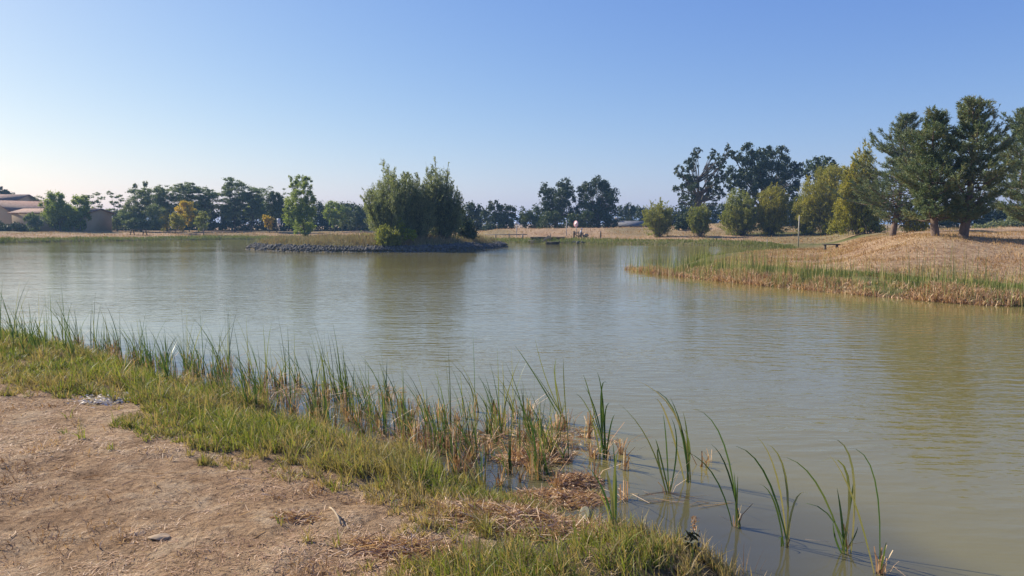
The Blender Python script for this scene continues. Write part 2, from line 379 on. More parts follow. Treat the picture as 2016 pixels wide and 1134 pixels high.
# the green strip of the near bank
lowpx = [(-500, 742), (0, 766), (130, 776), (250, 806), (330, 840), (400, 884), (500, 930), (620, 972), (740, 1004), (830, 1030), (780, 1070), (715, 1100), (690, 1150), (690, 1300)]
GREEN = [(-60, 26)] + [W0(px, py, .35) for px, py in lowpx] + [(3, 1.0), (6, 3), (2, 8), (-6, 13), (-30, 30)]
ingr = inside(GREEN, gx, gy) * sst(16, 13, RR)
dg_ = dist(GREEN, gx, gy)
green = np.maximum(green, ingr * .45 * sst(.1, .6, dg_))
mud = np.maximum(mud, ingr * .3 * sst(.3, .9, dg_))
ground = mk('ground', np.stack([gx, gy, hz], -1).reshape(-1, 3), Fq, M['ground'], smooth=True, attrs={'green': np.clip(green, 0, 1).ravel(), 'mud': mud.ravel()})
tag(ground, 'dry tan grass and bare earth round the pond', kind='structure')
# water sheet (calmer inside the near reeds)
wr = np.geomspace(1.2, 140, 240); wan = np.radians(np.linspace(-75, 75, 200))
WA, WR = np.meshgrid(wan, wr); wx = WR * np.sin(WA); wy = WR * np.cos(WA)
sdw, _ = sdf(wx, wy)
calm = np.clip(.12 + .88 * sst(-.2, -4.5, sdw), 0, 1); calm = np.where(WR > 30, np.maximum(calm, .5), calm) * (1 - .3 * sst(12, 45, WR))
ix = np.arange(wx.size).reshape(wx.shape)
Fw = np.stack([ix[:-1, :-1], ix[:-1, 1:], ix[1:, 1:], ix[1:, :-1]], -1).reshape(-1, 4)
keep = (sdw < 3.0).ravel()[Fw].any(1)
water = mk('water', np.stack([wx, wy, np.zeros_like(wx)], -1).reshape(-1, 3), Fw[keep][:, ::-1], M['water'], smooth=True, attrs={'calm': calm.ravel(), 'shallow': (sst(-1.7, -.25, sdw + (vn(wx, wy, .5, 70) - .5) * .8) * sst(18, 13, WR) * .85).ravel()})
tag(water, 'murky green pond water with small wind ripples', kind='structure')

# ------------------------------------------------------------------ plants
def at(base, Y):
    if Y is None: return G(*base)
    p = P(base[0], base[1], Y); p[2] = float(H(p[0], p[1])); return p
def limb(mb, a, b, r0, r1, sag=.15, k=5, n=6):
    t = np.linspace(0, 1, n)[:, None]; a = np.asarray(a); b = np.asarray(b)
    L = np.linalg.norm(b - a)
    mid = (a + b) / 2 + unit(1)[0] * L * .09 + A(0, 0, -sag * L * .4)
    p = (1 - t) ** 2 * a + 2 * t * (1 - t) * mid + t ** 2 * b
    mb.tube(p, np.linspace(r0, r1, n), k, False)
def clumpy(c, r3, n, k=14, cr=.36, shell=.45):
    d = unit(k) * (rng.uniform(shell, 1, k) ** .6)[:, None]
    cc = c + d * r3
    w_ = rng.integers(0, k, n); rr = rng.uniform(.6, 1.3, k)[w_][:, None]
    return cc[w_] + rng.normal(size=(n, 3)) * np.asarray(r3) * cr * .55 * rr, w_
def px_blobs(lst, s, ox, oy):
    return [(ox + a / s, oy + b_ / s, r / s, (q[0] if q else r) / s) for a, b_, r, *q in lst]
def tree(name, label, cat, base, blobs, mat, leaf=(.2, .11), dens=3.2, Y=None, trunk=.18, trunkmat='bark', group=None, depth=.8, cr=.36, k=14,
         fork=None, kind='leaf', thick=1.0, up=0.0, axis=None, crown='crown', needles=9, limbs=True, tname='trunk', trunk_top=None, grow=1.12, pine=False):
    b0 = at(base, Y); Y = b0[1]; s = Y / F
    t = root(name, b0, label, cat, group)
    blobs = [(x, y, r, ry) for x, y, r, ry in blobs]
    xs = np.array([q[0] for q in blobs]); span = (xs.max() - xs.min()) / 2 * s + .5
    cs = []; Vs = []; Fs = []; RN = []; nv = 0
    cx0 = xs.mean()
    for (x, y, r, ry) in blobs:
        r *= grow; ry *= grow
        room = math.sqrt(max(0, 1 - min(1, abs(x - cx0) * s / (span * 1.15)) ** 2))
        c = P(x, y, Y + rng.uniform(-1, 1) * span * depth * room * .8)
        r3 = A(r * s, r * s * .95, ry * s) * (A(1, 1, .85) if pine else 1)
        cs.append(c)
        area = pi * r3[0] * r3[2]
        if kind == 'needle':
            nn_ = int(area * dens); pts, ci = clumpy(c, r3 * .92, nn_, k, cr)
            d = (pts - A(b0[0], b0[1], pts[:, 2].mean())); d[:, 2] = 0; d /= np.linalg.norm(d, axis=1)[:, None] + .3
            d = d * .75 + A(0, 0, .85) + rng.normal(size=d.shape) * .3; d /= np.linalg.norm(d, axis=1)[:, None]
            P0 = np.repeat(pts, needles, 0); D0 = np.repeat(d, needles, 0)
            off = rng.uniform(0, .30, len(P0))[:, None]
            P0 = P0 + D0 * off
            nd = D0 * .95 + unit(len(P0)) * .9; nd /= np.linalg.norm(nd, axis=1)[:, None]
            sd_ = np.cross(nd, unit(len(P0))); sd_ /= np.linalg.norm(sd_, axis=1)[:, None] + 1e-6
            L = rng.uniform(.09, .17, len(P0))[:, None] * (1.1 - off)
            V = np.stack([P0 - sd_ * leaf[1] / 2, P0 + sd_ * leaf[1] / 2, P0 + nd * L], 1).reshape(-1, 3)
            Fc = np.arange(len(V)).reshape(-1, 3)
            cl = rng.random(k) * .45
            rn = np.repeat(cl[ci], needles) + rng.random(len(P0)) * .35 + .1
        else:
            nn_ = max(30, int(area * dens * 1.75 / (leaf[0] * leaf[1] * .5)))
            pts, ci = clumpy(c, r3 * .92, nn_, k, cr)
            V, Fc = leafq(pts, leaf[0], leaf[1], axis, 1.0, up)
            cl = rng.random(k) * .4; rn = cl[ci] + rng.random(nn_) * .6
        Vs.append(V); Fs.append(Fc + nv); nv += len(V); RN.append(rn)
    mb = MB()
    cs_ = np.array(cs)
    zb = cs_[:, 2].min()
    top = A(cs_[:, 0].mean(), cs_[:, 1].mean(), b0[2] + (cs_[:, 2].mean() - b0[2]) * .8)
    if trunk_top is not None: top = P(trunk_top[0], trunk_top[1], Y)
    tt = np.linspace(0, 1, 9)[:, None]
    lean = (top - b0); pts = b0 + A(0, 0, -.1) + tt * lean; pts[:, :2] += (np.sin(tt * 3.1) * rng.normal(size=2) * .02 * lean[2])
    rr = trunk * (1 - (.85 if pine else .6) * tt[:, 0]); rr[0] *= 1.15
    mb.tube(pts, rr, 8)
    if limbs:
        for c in cs_:
            f = rng.uniform(.35, .95); f = min(f, max(.15, (c[2] - b0[2]) / max(lean[2], .1) * .8))
            if pine: f = min(1, max(.35, (c[2] - .25 * math.hypot(*(c - b0)[:2]) - b0[2]) / lean[2]))
            a = b0 + f * lean
            limb(mb, a, c, trunk * .26 * thick, trunk * .06)
            for _ in range(2):
                limb(mb, a + (c - a) * rng.uniform(.4, .8), c + unit(1)[0] * A(r * s, r * s, r * s) * .8, trunk * .09 * thick, trunk * .03, n=4, k=4)
    mb.build(tname, M[trunkmat], t, b0, smooth=True)
    mk(crown, np.concatenate(Vs), np.concatenate(Fs), M[mat], t, b0, np.concatenate(RN))
    return t
def spray(name, label, cat, base, prof, mat, nst=70, nl=170, leaf=(.16, .05), Y=None, dep=.5, spread=.14, group=None, low=.25, stemw=.02, blobs=None, dens=2.2, bare=.15, basew=.25, f0=.45, tname='stems'):
    """many-stemmed shrub: arching stems out of one base, leaves along each"""
    b0 = at(base, Y); Y = b0[1]; s = Y / F
    t = root(name, b0, label, cat, group)
    pr = np.array(prof, float); x0, x1 = pr[0, 0], pr[-1, 0]; wid = (x1 - x0) * s
    mb = MB(); Vs = []; Fs = []; RN = []; nv = 0
    for i in range(nst):
        x = rng.uniform(x0, x1) if i >= len(prof) else pr[i, 0]
        topy = np.interp(x, pr[:, 0], pr[:, 1]); fr = 1.0 if i < len(prof) else (rng.uniform(.92, 1.06) if rng.random() < .3 else rng.uniform(f0, 1) ** .8)
        py = base[1] + (topy - base[1]) * fr
        q = abs(x - (x0 + x1) / 2) / ((x1 - x0) / 2)
        tip = P(x, py, Y + rng.uniform(-1, 1) * wid * dep * math.sqrt(max(0, 1 - q * q) + .05))
        o = b0 + A(rng.normal() * basew, rng.normal() * basew, -.05)
        if tip[2] < o[2] + .2: tip[2] = o[2] + .2
        c1 = o + (tip - o) * A(.62, .62, .38); tt = np.linspace(0, 1, 9)[:, None]
        p = (1 - tt) ** 2 * o + 2 * tt * (1 - tt) * c1 + tt ** 2 * tip
        mb.tube(p[::2], np.linspace(stemw, stemw * .2, 5), 4, False)
        tw = max(4, nl // 22); ut = bare + (1 - bare) * rng.random(tw) ** .85; ti = rng.integers(0, tw, nl)
        u = ut[ti]
        uu = u[:, None]; C = (1 - uu) ** 2 * o + 2 * uu * (1 - uu) * c1 + uu ** 2 * tip
        wd = spread * (wid * .5) * np.maximum(1.04 - uu, .02) ** .9 + .04
        to = rng.normal(size=(tw, 3)) * A(1, 1, .8); C = C + to[ti] * wd
        C = C + rng.normal(size=C.shape) * (.03 + .10 * wd) + (to[ti] * .22 + A(0, 0, .3)) * rng.uniform(-1, 1, nl)[:, None] * .5
        C[:, 2] = np.maximum(C[:, 2], b0[2] + .05)
        ax = (tip - c1); ax /= np.linalg.norm(ax)
        V, Fc = leafq(C, leaf[0], leaf[1], ax * .9 + A(0, 0, .3), .9)
        Vs.append(V); Fs.append(Fc + nv); nv += len(V); RN.append(rng.random() * .35 + rng.random(nl) * .65)
    for (x, y, r, ry) in (blobs or []):
        r3 = A(r * s, r * s, ry * s); c = P(x, y, Y + rng.uniform(-.5, .5) * wid * dep * .6)
        nn_ = int(pi * r3[0] * r3[2] * dens * 1.5 / (leaf[0] * leaf[1] * .5))
        pts, ci = clumpy(c, r3, nn_, 12, .4)
        V, Fc = leafq(pts, leaf[0], leaf[1], A(0, 0, .5), 1.0)
        cl = rng.random(12) * .35
        Vs.append(V); Fs.append(Fc + nv); nv += len(V); RN.append(cl[ci] + rng.random(nn_) * .6)
    mb.build(tname, M['bark'], t, b0)
    mk('foliage', np.concatenate(Vs), np.concatenate(Fs), M[mat], t, b0, np.concatenate(RN))
    return t
def tiers(x0, x1, y0, y1, n, slope=0.0, r=(14, 26), flat=.31):
    """flat layered foliage sheets of a locust-like crown"""
    out = []
    for i in range(n):
        f = (i + .5) / n; y = y0 + (y1 - y0) * f
        w_ = (x1 - x0) * (.30 + .70 * math.sin(pi * min(1, .12 + f * .75)))
        for j in range(1 + int(w_ > 34) + int(w_ > 60)):
            x = (x0 + x1) / 2 + rng.uniform(-.5, .5) * w_ * .75
            rr = rng.uniform(*r) * .62
            out.append((x, y + slope * (x - (x0 + x1) / 2) + rng.uniform(-2, 2), rr, rr * flat + 1.2))
    return out

# --- left bank
B1 = lambda l_: px_blobs(l_, 5.04, 0, 340)
B2 = lambda l_: px_blobs(l_, 5.04, 380, 330)
B3 = lambda l_: px_blobs(l_, 5.04, 700, 300)
B4 = lambda l_: px_blobs(l_, 5.93, 960, 340)
B5 = lambda l_: px_blobs(l_, 4.724, 1220, 260)
gL = 'young trees standing along the left bank'
tree('broadleaf_tree', 'round light green tree directly in front of the beige annexe wall', 'tree', (119, 455.5), B1([(550, 270, 75), (490, 330, 75), (600, 330, 95), (620, 430, 105), (530, 430, 80), (660, 500, 80), (560, 490, 60)]), 'fresh', group=gL, trunk=.14)
tree('broadleaf_tree', 'green tree with a double top between the round tree and the feathery trees', 'tree', (158, 455.5), B1([(750, 270, 42), (830, 270, 45), (800, 350, 85), (750, 400, 75), (830, 440, 65), (800, 510, 50)]), 'fresh', group=gL, trunk=.12)
tree('small_tree', 'knee-high round bush in front of the house gable at far left', 'bush', (66, 456.5), B1([(330, 460, 55), (290, 480, 45), (370, 500, 45), (330, 530, 50)]), 'locust', group=gL, trunk=.05)
L1 = [(900, 240, 34, 16), (960, 210, 40, 14), (1010, 250, 34, 15), (900, 300, 30, 18), (950, 290, 40, 18), (1000, 330, 36, 18), (930, 370, 50, 24), (990, 420, 50, 26), (940, 450, 45, 24), (980, 480, 34, 20)]
tree('feathery_tree', 'thin feathery tree, first right of the annexe wall', 'tree', (197, 453.5), B1(L1), 'locust', (.2, .07), 2.2, Y=116, trunk=.1, k=9)
L2 = [(1090, 200, 34, 14), (1130, 240, 36, 15), (1180, 230, 34, 14), (1210, 270, 30, 15), (1130, 300, 44, 20), (1190, 330, 40, 20), (1120, 380, 60, 30), (1180, 430, 65, 36), (1110, 470, 60, 34), (1150, 530, 60, 34)]
tree('feathery_tree', 'windswept feathery tree left of the tallest pointed conifer', 'tree', (231, 453.5), B1(L2), 'locust', (.2, .07), 2.4, Y=118, trunk=.11, k=9)
tree('broad_conifer', 'broad pointed conifer behind the picnic table', 'tree', (278, 455), B1([(1340, 135, 22, 30), (1440, 110, 24, 34), (1330, 190, 50, 26), (1440, 180, 60, 32), (1390, 250, 90, 50), (1310, 320, 80, 45), (1480, 270, 80, 50), (1260, 420, 80, 50), (1400, 400, 130, 70), (1550, 370, 75, 60), (1240, 480, 60, 30), (1370, 500, 130, 60), (1530, 500, 90, 60), (1330, 550, 70, 30)]), 'locust', (.22, .08), 3.0, Y=112, trunk=.2, up=.5)
fL = 'layered trees in the row on the left bank'
for lab, bx, x0, x1, y0, y1, nt_, sl in [
        ('windswept layered tree just right of the pointed conifer', 318, 300, 345, 368, 415, 8, .35),
        ('open layered tree rising behind the bright yellow tree', 360, 338, 392, 362, 412, 8, .3),
        ('dark layered tree right of the yellow trees', 402, 378, 432, 370, 425, 8, .1),
        ('tallest flat-topped layered tree in the row', 463, 430, 492, 352, 432, 11, .1),
        ('layered tree directly right of the tallest flat-topped one', 495, 470, 528, 371, 430, 9, .08)]:
    tree('layered_tree', lab, 'tree', (bx, 452), tiers(x0, x1, y0, y1, nt_ + 5, sl), 'locust', (.22, .085), 1.9, Y=118 + rng.uniform(-2, 4), trunk=.15, group=fL, k=8, depth=.9, up=.8)
tree('autumn_tree', 'small bright yellow autumn tree, tallest of the yellow ones', 'tree', (373, 457), B1([(1850, 350, 65), (1790, 400, 55), (1910, 390, 50), (1840, 440, 65), (1890, 490, 40)]), 'yellow', (.18, .11), 2.6, trunk=.08)
tree('autumn_tree', 'low yellow-green tree nearest the water beside the yellow one', 'tree', (345, 461.5), B1([(1720, 430, 34), (1750, 470, 55), (1790, 510, 55), (1730, 520, 34)]), 'willow', (.18, .11), 2.6, trunk=.08)
tree('autumn_tree', 'olive tree with an orange top left of the yellow trees', 'tree', (330, 455.5), B1([(1620, 370, 36), (1630, 440, 50), (1650, 500, 48), (1640, 545, 34)]), 'willow', (.18, .11), 2.6, trunk=.08)
tree('small_tree', 'small leaning green tree beside a stake, right of the yellow trees', 'tree', (402, 462), B2([(100, 480, 45), (50, 530, 40), (110, 560, 45), (80, 590, 35)]), 'willow2', (.18, .1), 2.4, trunk=.06)
tree('small_tree', 'small dark tree hidden between the yellow tree and the leaning one', 'tree', (392, 457), B2([(20, 470, 50), (40, 540, 40), (10, 560, 35)]), 'locust', (.18, .1), 2.2, trunk=.06)
tree('young_tree', 'young green tree on a tall bare pale trunk', 'tree', (505, 454.5), B2([(620, 350, 75), (570, 400, 55), (680, 370, 50), (640, 420, 70), (590, 460, 50), (680, 440, 40)]), 'fresh', (.2, .11), 2.6, trunk=.09, trunkmat='wood')
tree('autumn_tree', 'tiny vase-shaped golden tree left of the signpost', 'tree', (531, 458.5), B2([(705, 485, 18, 20), (735, 510, 34), (770, 530, 34), (740, 560, 30), (765, 580, 24), (720, 520, 24)]), 'yellow', (.18, .1), 3.0, trunk=.07)
tree('broadleaf_tree', 'tall dark green tree with bare twigs on top behind the signpost', 'tree', (545, 454.5), B2([(790, 270, 34), (810, 330, 70), (860, 370, 70), (780, 400, 70), (840, 440, 80), (800, 490, 60), (860, 300, 34), (900, 430, 50)]), 'oak', (.2, .11), 2.8, Y=112, trunk=.1)
tree('tall_thin_tree', 'sparse half-bare twiggy tree behind the row', 'tree', (537, 451), B2([(760, 200, 30, 16), (790, 240, 28, 20), (740, 260, 30, 20), (910, 210, 28, 12), (930, 260, 30, 14)]), 'locust', (.18, .07), 1.0, Y=122, trunk=.08, k=7)
gM = 'young trees behind the left half of the island'
tree('young_tree', 'slender tree just right of the leafy island column', 'tree', (659, 457), B2([(1380, 400, 65), (1350, 460, 50), (1440, 430, 55), (1400, 500, 55), (1470, 480, 50), (1410, 560, 36)]), 'fresh', (.19, .1), 2.4, trunk=.07, group=gM)
tree('young_tree', 'twin-stemmed tree midway between column tree and willow thicket', 'tree', (673, 456), B2([(1480, 420, 55), (1530, 460, 50), (1500, 530, 50), (1460, 560, 34)]), 'locust', (.19, .1), 2.4, trunk=.07, group=gM)
tree('young_tree', 'dark bushy tree touching the left edge of the willow thicket', 'tree', (697, 455), B2([(1590, 450, 60), (1660, 440, 60), (1690, 500, 60), (1620, 530, 65), (1570, 560, 40), (1720, 560, 50)]), 'oak', (.19, .1), 2.6, trunk=.08, group=gM)

def hedge(name, label, pts, mat, Yd, leaf=(.26, .15), dens=3.0, thick=1.6, cat='hedge', rr=(12, 18)):
    """pts: (px, top y, base y) line of shrubs grown together"""
    Vs = []; Fs = []; RN = []; nv = 0; mb = MB()
    x = pts[0][0]; pa = np.array(pts, float)
    while x < pts[-1][0]:
        Y = np.interp(x, pa[:, 0], Yd) if hasattr(Yd, '__len__') else Yd
        ty = np.interp(x, pa[:, 0], pa[:, 1]); s = Y / F
        b0 = P(x, ty, Y + rng.uniform(-.6, .6)); hb = float(H(b0[0], b0[1])); top = b0[2] + rng.normal() * .18
        r_ = rng.uniform(*rr) * s; zz = top - r_ * .6
        mb.tube([[b0[0], b0[1], hb - .1], [b0[0], b0[1], zz]], [.06, .03], 4)
        while zz > hb - .1:
            r3 = A(r_, r_ * .9, r_ * .75); c = A(b0[0] + rng.normal() * .2, b0[1] + rng.normal() * .5, zz)
            nn_ = int(pi * r3[0] * r3[2] * dens / (leaf[0] * leaf[1] * .5))
            q, ci = clumpy(c, r3, nn_, 10, .4); q[:, 2] = np.maximum(q[:, 2], hb)
            V, Fc = leafq(q, *leaf); Vs.append(V); Fs.append(Fc + nv); nv += len(V); RN.append(rng.random(10)[ci] * .4 + rng.random(nn_) * .6)
            zz -= r_ * .9
        x += rr[0] * .9
    o0 = P(pts[0][0], 450, Yd if not hasattr(Yd, '__len__') else Yd[0]); o0[2] = float(H(o0[0], o0[1]))
    t = root(name, o0, label, cat)
    mb.build('stems', M['bark'], t, o0); mk('foliage', np.concatenate(Vs), np.concatenate(Fs), M[mat], t, o0, np.concatenate(RN))
    return t
hedge('tall_hedge', 'long dark hedge closing the left bank behind the row of trees', [(200, 420, 452), (320, 404, 452), (400, 404, 452), (480, 406, 452), (560, 404, 452), (640, 402, 452), (735, 412, 452)], 'hedge', 124, (.3, .18), 2.6, rr=(13, 19))
hedge('low_hedge', 'low dark clipped hedge in front of the houses at far left', [(-60, 441, 455), (0, 440, 455), (50, 441, 455)], 'hedge', 106, (.22, .14), 3.0, rr=(6, 8))

# --- island
isl = 'shrubs crowding the island'
tree('column_tree', 'tall narrow leafy tree on the left half of the island', 'tree', (602, 469), B2([(965, 110, 22, 26), (1060, 125, 45), (1140, 130, 45), (1010, 190, 55), (1110, 220, 75), (960, 310, 50), (1060, 310, 80), (1160, 320, 60), (960, 400, 60), (1080, 420, 90), (1180, 430, 55), (990, 500, 75), (1120, 520, 85), (1060, 590, 70), (1170, 590, 50), (1110, 640, 45)]), 'fresh', (.15, .11), 2.5, trunk=.12, depth=.7, cr=.32)
spray('willow_shrub', 'grey-green willow leaning left at the left side of the thicket', 'shrub', (770, 470), [(712, 386), (731, 372), (745, 360), (754, 317), (766, 326), (778, 346), (786, 352), (799, 336), (810, 356), (824, 372)], 'grey', 150, 330, (.14, .045), spread=.2, group=isl, blobs=B3([(150, 430, 60), (230, 370, 70), (330, 340, 70), (420, 350, 80), (180, 520, 70), (300, 460, 100), (430, 480, 110), (240, 600, 100), (380, 600, 110), (260, 700, 90), (400, 720, 90)]), dens=.9, f0=.4)
spray('willow_shrub', 'middle willow of the thicket with a lone upright shoot', 'shrub', (822, 470), [(780, 378), (794, 366), (805, 345), (812, 362), (822, 340), (832, 364), (846, 368), (860, 378)], 'grey', 140, 300, (.14, .045), spread=.22, group=isl, blobs=B3([(560, 420, 70), (560, 520, 90), (660, 440, 70), (640, 560, 100), (560, 680, 100), (680, 700, 100), (600, 760, 80)]), dens=1.0, f0=.4)
spray('willow_shrub', 'tallest willow of the thicket with long feathery top shoots', 'shrub', (868, 470), [(838, 318), (846, 342), (857, 314), (867, 338), (882, 326), (889, 356), (898, 372), (910, 385), (914, 420)], 'grey', 140, 300, (.14, .045), spread=.17, group=isl, blobs=B3([(820, 350, 60), (780, 450, 80), (880, 420, 80), (960, 480, 70), (800, 580, 110), (930, 600, 110), (820, 720, 110), (960, 740, 100), (1010, 560, 60)]), dens=1.2, f0=.4)
spray('low_shrub', 'dark low shrub at the right end of the thicket', 'shrub', (916, 472), [(893, 415), (905, 410), (918, 425), (928, 440), (936, 455)], 'oak', 40, 160, (.15, .07), spread=.3, group=isl, blobs=B3([(1040, 620, 70), (1050, 740, 90), (1130, 760, 70)]), dens=2.4)
spray('low_shrub', 'rounded low bush on the near edge of the island left of the lime saplings', 'shrub', (766, 483), [(745, 462), (752, 452), (762, 446), (775, 452), (788, 466)], 'willow2', 40, 160, (.13, .06), spread=.3, group=isl, blobs=B3([(270, 790, 60), (360, 810, 70), (320, 870, 80), (400, 870, 50)]), dens=2.6)
tree('sapling', 'slim lime-green sapling in front of the dark thicket', 'sapling', (792, 480), B3([(420, 670, 34), (450, 720, 36), (420, 780, 32), (470, 790, 32)]), 'lime', (.13, .1), 2.4, Y=54.9, trunk=.03)
tree('low_shrub', 'bright lime bush at the foot of the slim sapling', 'bush', (806, 481), B3([(520, 790, 40), (570, 800, 38), (500, 840, 34), (560, 830, 40)]), 'lime', (.13, .1), 2.6, Y=54.8, trunk=.03)

# --- centre, behind the far bank
gC = 'dark trees and bushes behind the far bank'
for lab, bs, bl, mat, Y_ in [
        ('dark bush just right of the willow thicket', (938, 452), B3([(1120, 600, 70), (1180, 570, 70), (1240, 620, 60), (1180, 690, 90), (1260, 720, 60)]), 'oakdark', 118),
        ('dark domed tree with a small round top left of the pale sign', (980, 452), B3([(1380, 540, 65), (1330, 620, 70), (1450, 620, 80), (1530, 580, 50), (1400, 700, 110), (1530, 690, 90)]), 'oakdark', 114),
        ('low rounded bush between the pale sign and the two oaks', (1050, 452), B4([(440, 500, 80), (540, 480, 80), (590, 540, 70), (480, 580, 100), (400, 560, 60)]), 'oak', 112),
        ('bushy undergrowth at the foot of the left oak', (1082, 452), B4([(680, 530, 80), (760, 500, 70), (720, 600, 90), (640, 610, 60), (830, 590, 80)]), 'oak', 108),
        ('bush in front of the oaks directly behind the round sign', (1140, 451.5), B4([(1000, 540, 60), (1100, 510, 60), (1180, 500, 50), (950, 590, 50), (1060, 600, 80)]), 'oak', 105)]:
    tree('bush', lab, 'bush', bs, bl, mat, (.26, .16), 2.8, Y=Y_, trunk=.14, group=gC)
tree('oak_tree', 'left of the two big dark oaks behind the round sign', 'tree', (1095, 452), B4([(690, 190, 60), (650, 250, 60), (760, 250, 70), (900, 120, 60), (870, 190, 75), (960, 210, 55), (870, 290, 90), (720, 340, 90), (790, 400, 100), (950, 330, 80), (680, 420, 70), (900, 440, 100), (780, 500, 90), (1000, 450, 60)]), 'oakdark', (.26, .17), 2.5, Y=116, trunk=.4)
tree('oak_tree', 'right and rounder of the two big dark oaks behind the round sign', 'tree', (1178, 452), B4([(1110, 170, 55), (1090, 230, 50), (1270, 110, 65), (1360, 140, 60), (1190, 190, 80), (1300, 230, 110), (1430, 230, 80), (1110, 310, 70), (1200, 340, 100), (1370, 360, 110), (1470, 340, 60), (1110, 430, 80), (1240, 470, 100), (1400, 470, 100), (1480, 430, 40), (1330, 560, 120), (1180, 570, 100), (1060, 550, 80), (1450, 570, 70)]), 'oakdark', (.26, .17), 2.5, Y=116, trunk=.45)
for lab, bs, bl, Y_ in [
        ('distant grove of dark trees above the slate-roofed house', (1245, 447), B4([(1580, 440, 60), (1660, 430, 60), (1730, 450, 60), (1600, 520, 70), (1700, 520, 80), (1560, 590, 60)]), 140),
        ('dark rounded tree right of the slate-roofed house', (1275, 447), B4([(1800, 470, 60), (1840, 540, 60), (1780, 540, 60), (1870, 480, 50), (1860, 610, 50), (1790, 610, 50)]), 136)]:
    tree('broadleaf_tree', lab, 'tree', bs, bl, 'oakdark', (.3, .2), 2.6, Y=Y_, trunk=.3, group='distant trees round the slate-roofed house')
hedge('tree_belt', 'distant dark belt of trees behind the row of yellowish bushes', [(1285, 410, 446), (1320, 412, 446), (1345, 400, 446), (1400, 408, 446), (1440, 405, 446), (1520, 402, 446), (1600, 405, 446)], 'oakdark', 130, (.3, .2), 2.4, cat='tree belt', rr=(14, 22))
tree('bush', 'dark evergreen bush at the foot of the sparse oak', 'bush', (1347, 452.5), B5([(590, 800, 55), (640, 840, 60), (570, 850, 50), (620, 880, 50), (540, 880, 30)]), 'oakdark', (.22, .14), 3.0, trunk=.15)
tree('oak_tree', 'sparse oak with bare limbs showing through its dark crown', 'tree', (1378, 449), B5([(720, 190, 42), (690, 230, 40), (640, 260, 40), (640, 330, 45), (560, 350, 42), (530, 390, 30), (690, 330, 45), (600, 420, 55), (680, 430, 50), (540, 520, 50), (620, 520, 55), (700, 520, 50), (590, 600, 50), (660, 620, 60), (740, 600, 55), (570, 650, 28), (870, 190, 34), (850, 240, 34), (920, 240, 40), (900, 310, 45), (840, 330, 40), (820, 410, 48), (900, 400, 50), (950, 340, 34), (970, 400, 40), (870, 490, 60), (940, 500, 50), (800, 530, 55), (830, 600, 50), (900, 590, 45), (960, 590, 30), (980, 230, 36), (1010, 150, 34), (1020, 200, 28), (970, 290, 20), (740, 660, 60), (880, 660, 30)]),
     'oakdark', (.22, .15), 1.9, Y=98, trunk=.32, thick=1.6, cr=.33, k=11, trunk_top=(1372, 345), grow=1.08)
tree('oak_tree', 'broadest dark oak, behind the row of yellowish bushes', 'tree', (1492, 449), B5([(1070, 220, 36), (1040, 190, 24), (1200, 160, 55), (1270, 200, 60), (1340, 170, 55), (1140, 250, 60), (1180, 320, 80), (1290, 300, 90), (1430, 190, 50), (1510, 190, 50), (1420, 270, 80), (1520, 280, 60), (1060, 400, 70), (1150, 420, 80), (1270, 420, 90), (1390, 400, 100), (1500, 380, 80), (1580, 360, 70), (1640, 320, 50), (1690, 320, 34), (1660, 390, 50), (1040, 500, 50), (1180, 520, 80), (1320, 530, 90), (1450, 500, 90), (1570, 480, 80), (1620, 560, 60), (1480, 600, 80), (1240, 610, 70), (1560, 640, 70), (1560, 730, 60)]),
     'oakdark', (.25, .17), 2.5, Y=101, trunk=.5, k=12)
tree('oak_tree', 'round dark oak top showing above the yellow willows', 'tree', (1626, 449), B5([(1760, 310, 38), (1810, 290, 45), (1880, 270, 45), (1950, 290, 50), (1990, 320, 40), (1860, 340, 70), (1960, 380, 70), (1780, 380, 60), (1880, 450, 90)]), 'oak', (.24, .16), 2.4, Y=96, trunk=.35)
# --- right bank bushes
gB = 'yellowish bushes on the right bank'
spray('vase_bush', 'leftmost yellowish bush on the right bank with a thin pale top', 'bush', (1296, 467), [(1266, 418), (1276, 405), (1284, 398), (1298, 391), (1314, 396), (1322, 410), (1328, 422)], 'willow2', 60, 170, (.16, .06), spread=.26, bare=.3, basew=.15, group=gB, blobs=B5([(340, 700, 40), (400, 690, 40), (280, 760, 45), (370, 780, 65), (430, 770, 40), (340, 850, 65), (400, 870, 50), (360, 930, 40)]), dens=1.3)
spray('vase_bush', 'second yellowish bush from the left, bare-stemmed at its foot', 'bush', (1378, 466), [(1352, 415), (1360, 408), (1370, 404), (1382, 402), (1392, 407), (1399, 420)], 'willow2', 50, 170, (.16, .06), spread=.2, group=gB, bare=.3, blobs=B5([(700, 740, 50), (780, 740, 50), (680, 800, 50), (750, 820, 70), (810, 800, 40), (740, 880, 50)]), dens=1.5)
spray('vase_bush', 'wide olive bush in front of the broadest oak', 'bush', (1461, 463), [(1418, 425), (1428, 395), (1438, 380), (1448, 372), (1464, 376), (1480, 386), (1490, 400), (1497, 425)], 'willow2', 80, 200, (.16, .06), spread=.27, bare=.22, group=gB, blobs=B5([(1060, 600, 60), (1140, 620, 65), (1010, 730, 55), (1100, 720, 80), (1200, 700, 70), (1250, 780, 50), (1060, 820, 65), (1170, 820, 80), (1130, 900, 50), (1220, 870, 45)]), dens=1.9)
spray('vase_bush', 'tall yellow-green bush immediately left of the pale pole', 'bush', (1517, 463), [(1486, 430), (1497, 385), (1507, 372), (1520, 357), (1532, 362), (1543, 372), (1550, 395), (1553, 420)], 'willow', 80, 200, (.16, .06), spread=.26, bare=.22, group=gB, blobs=B5([(1340, 600, 55), (1450, 560, 60), (1520, 600, 50), (1390, 690, 80), (1500, 690, 60), (1340, 800, 65), (1440, 790, 80), (1510, 810, 55), (1350, 890, 50), (1430, 900, 60)]), dens=1.9)
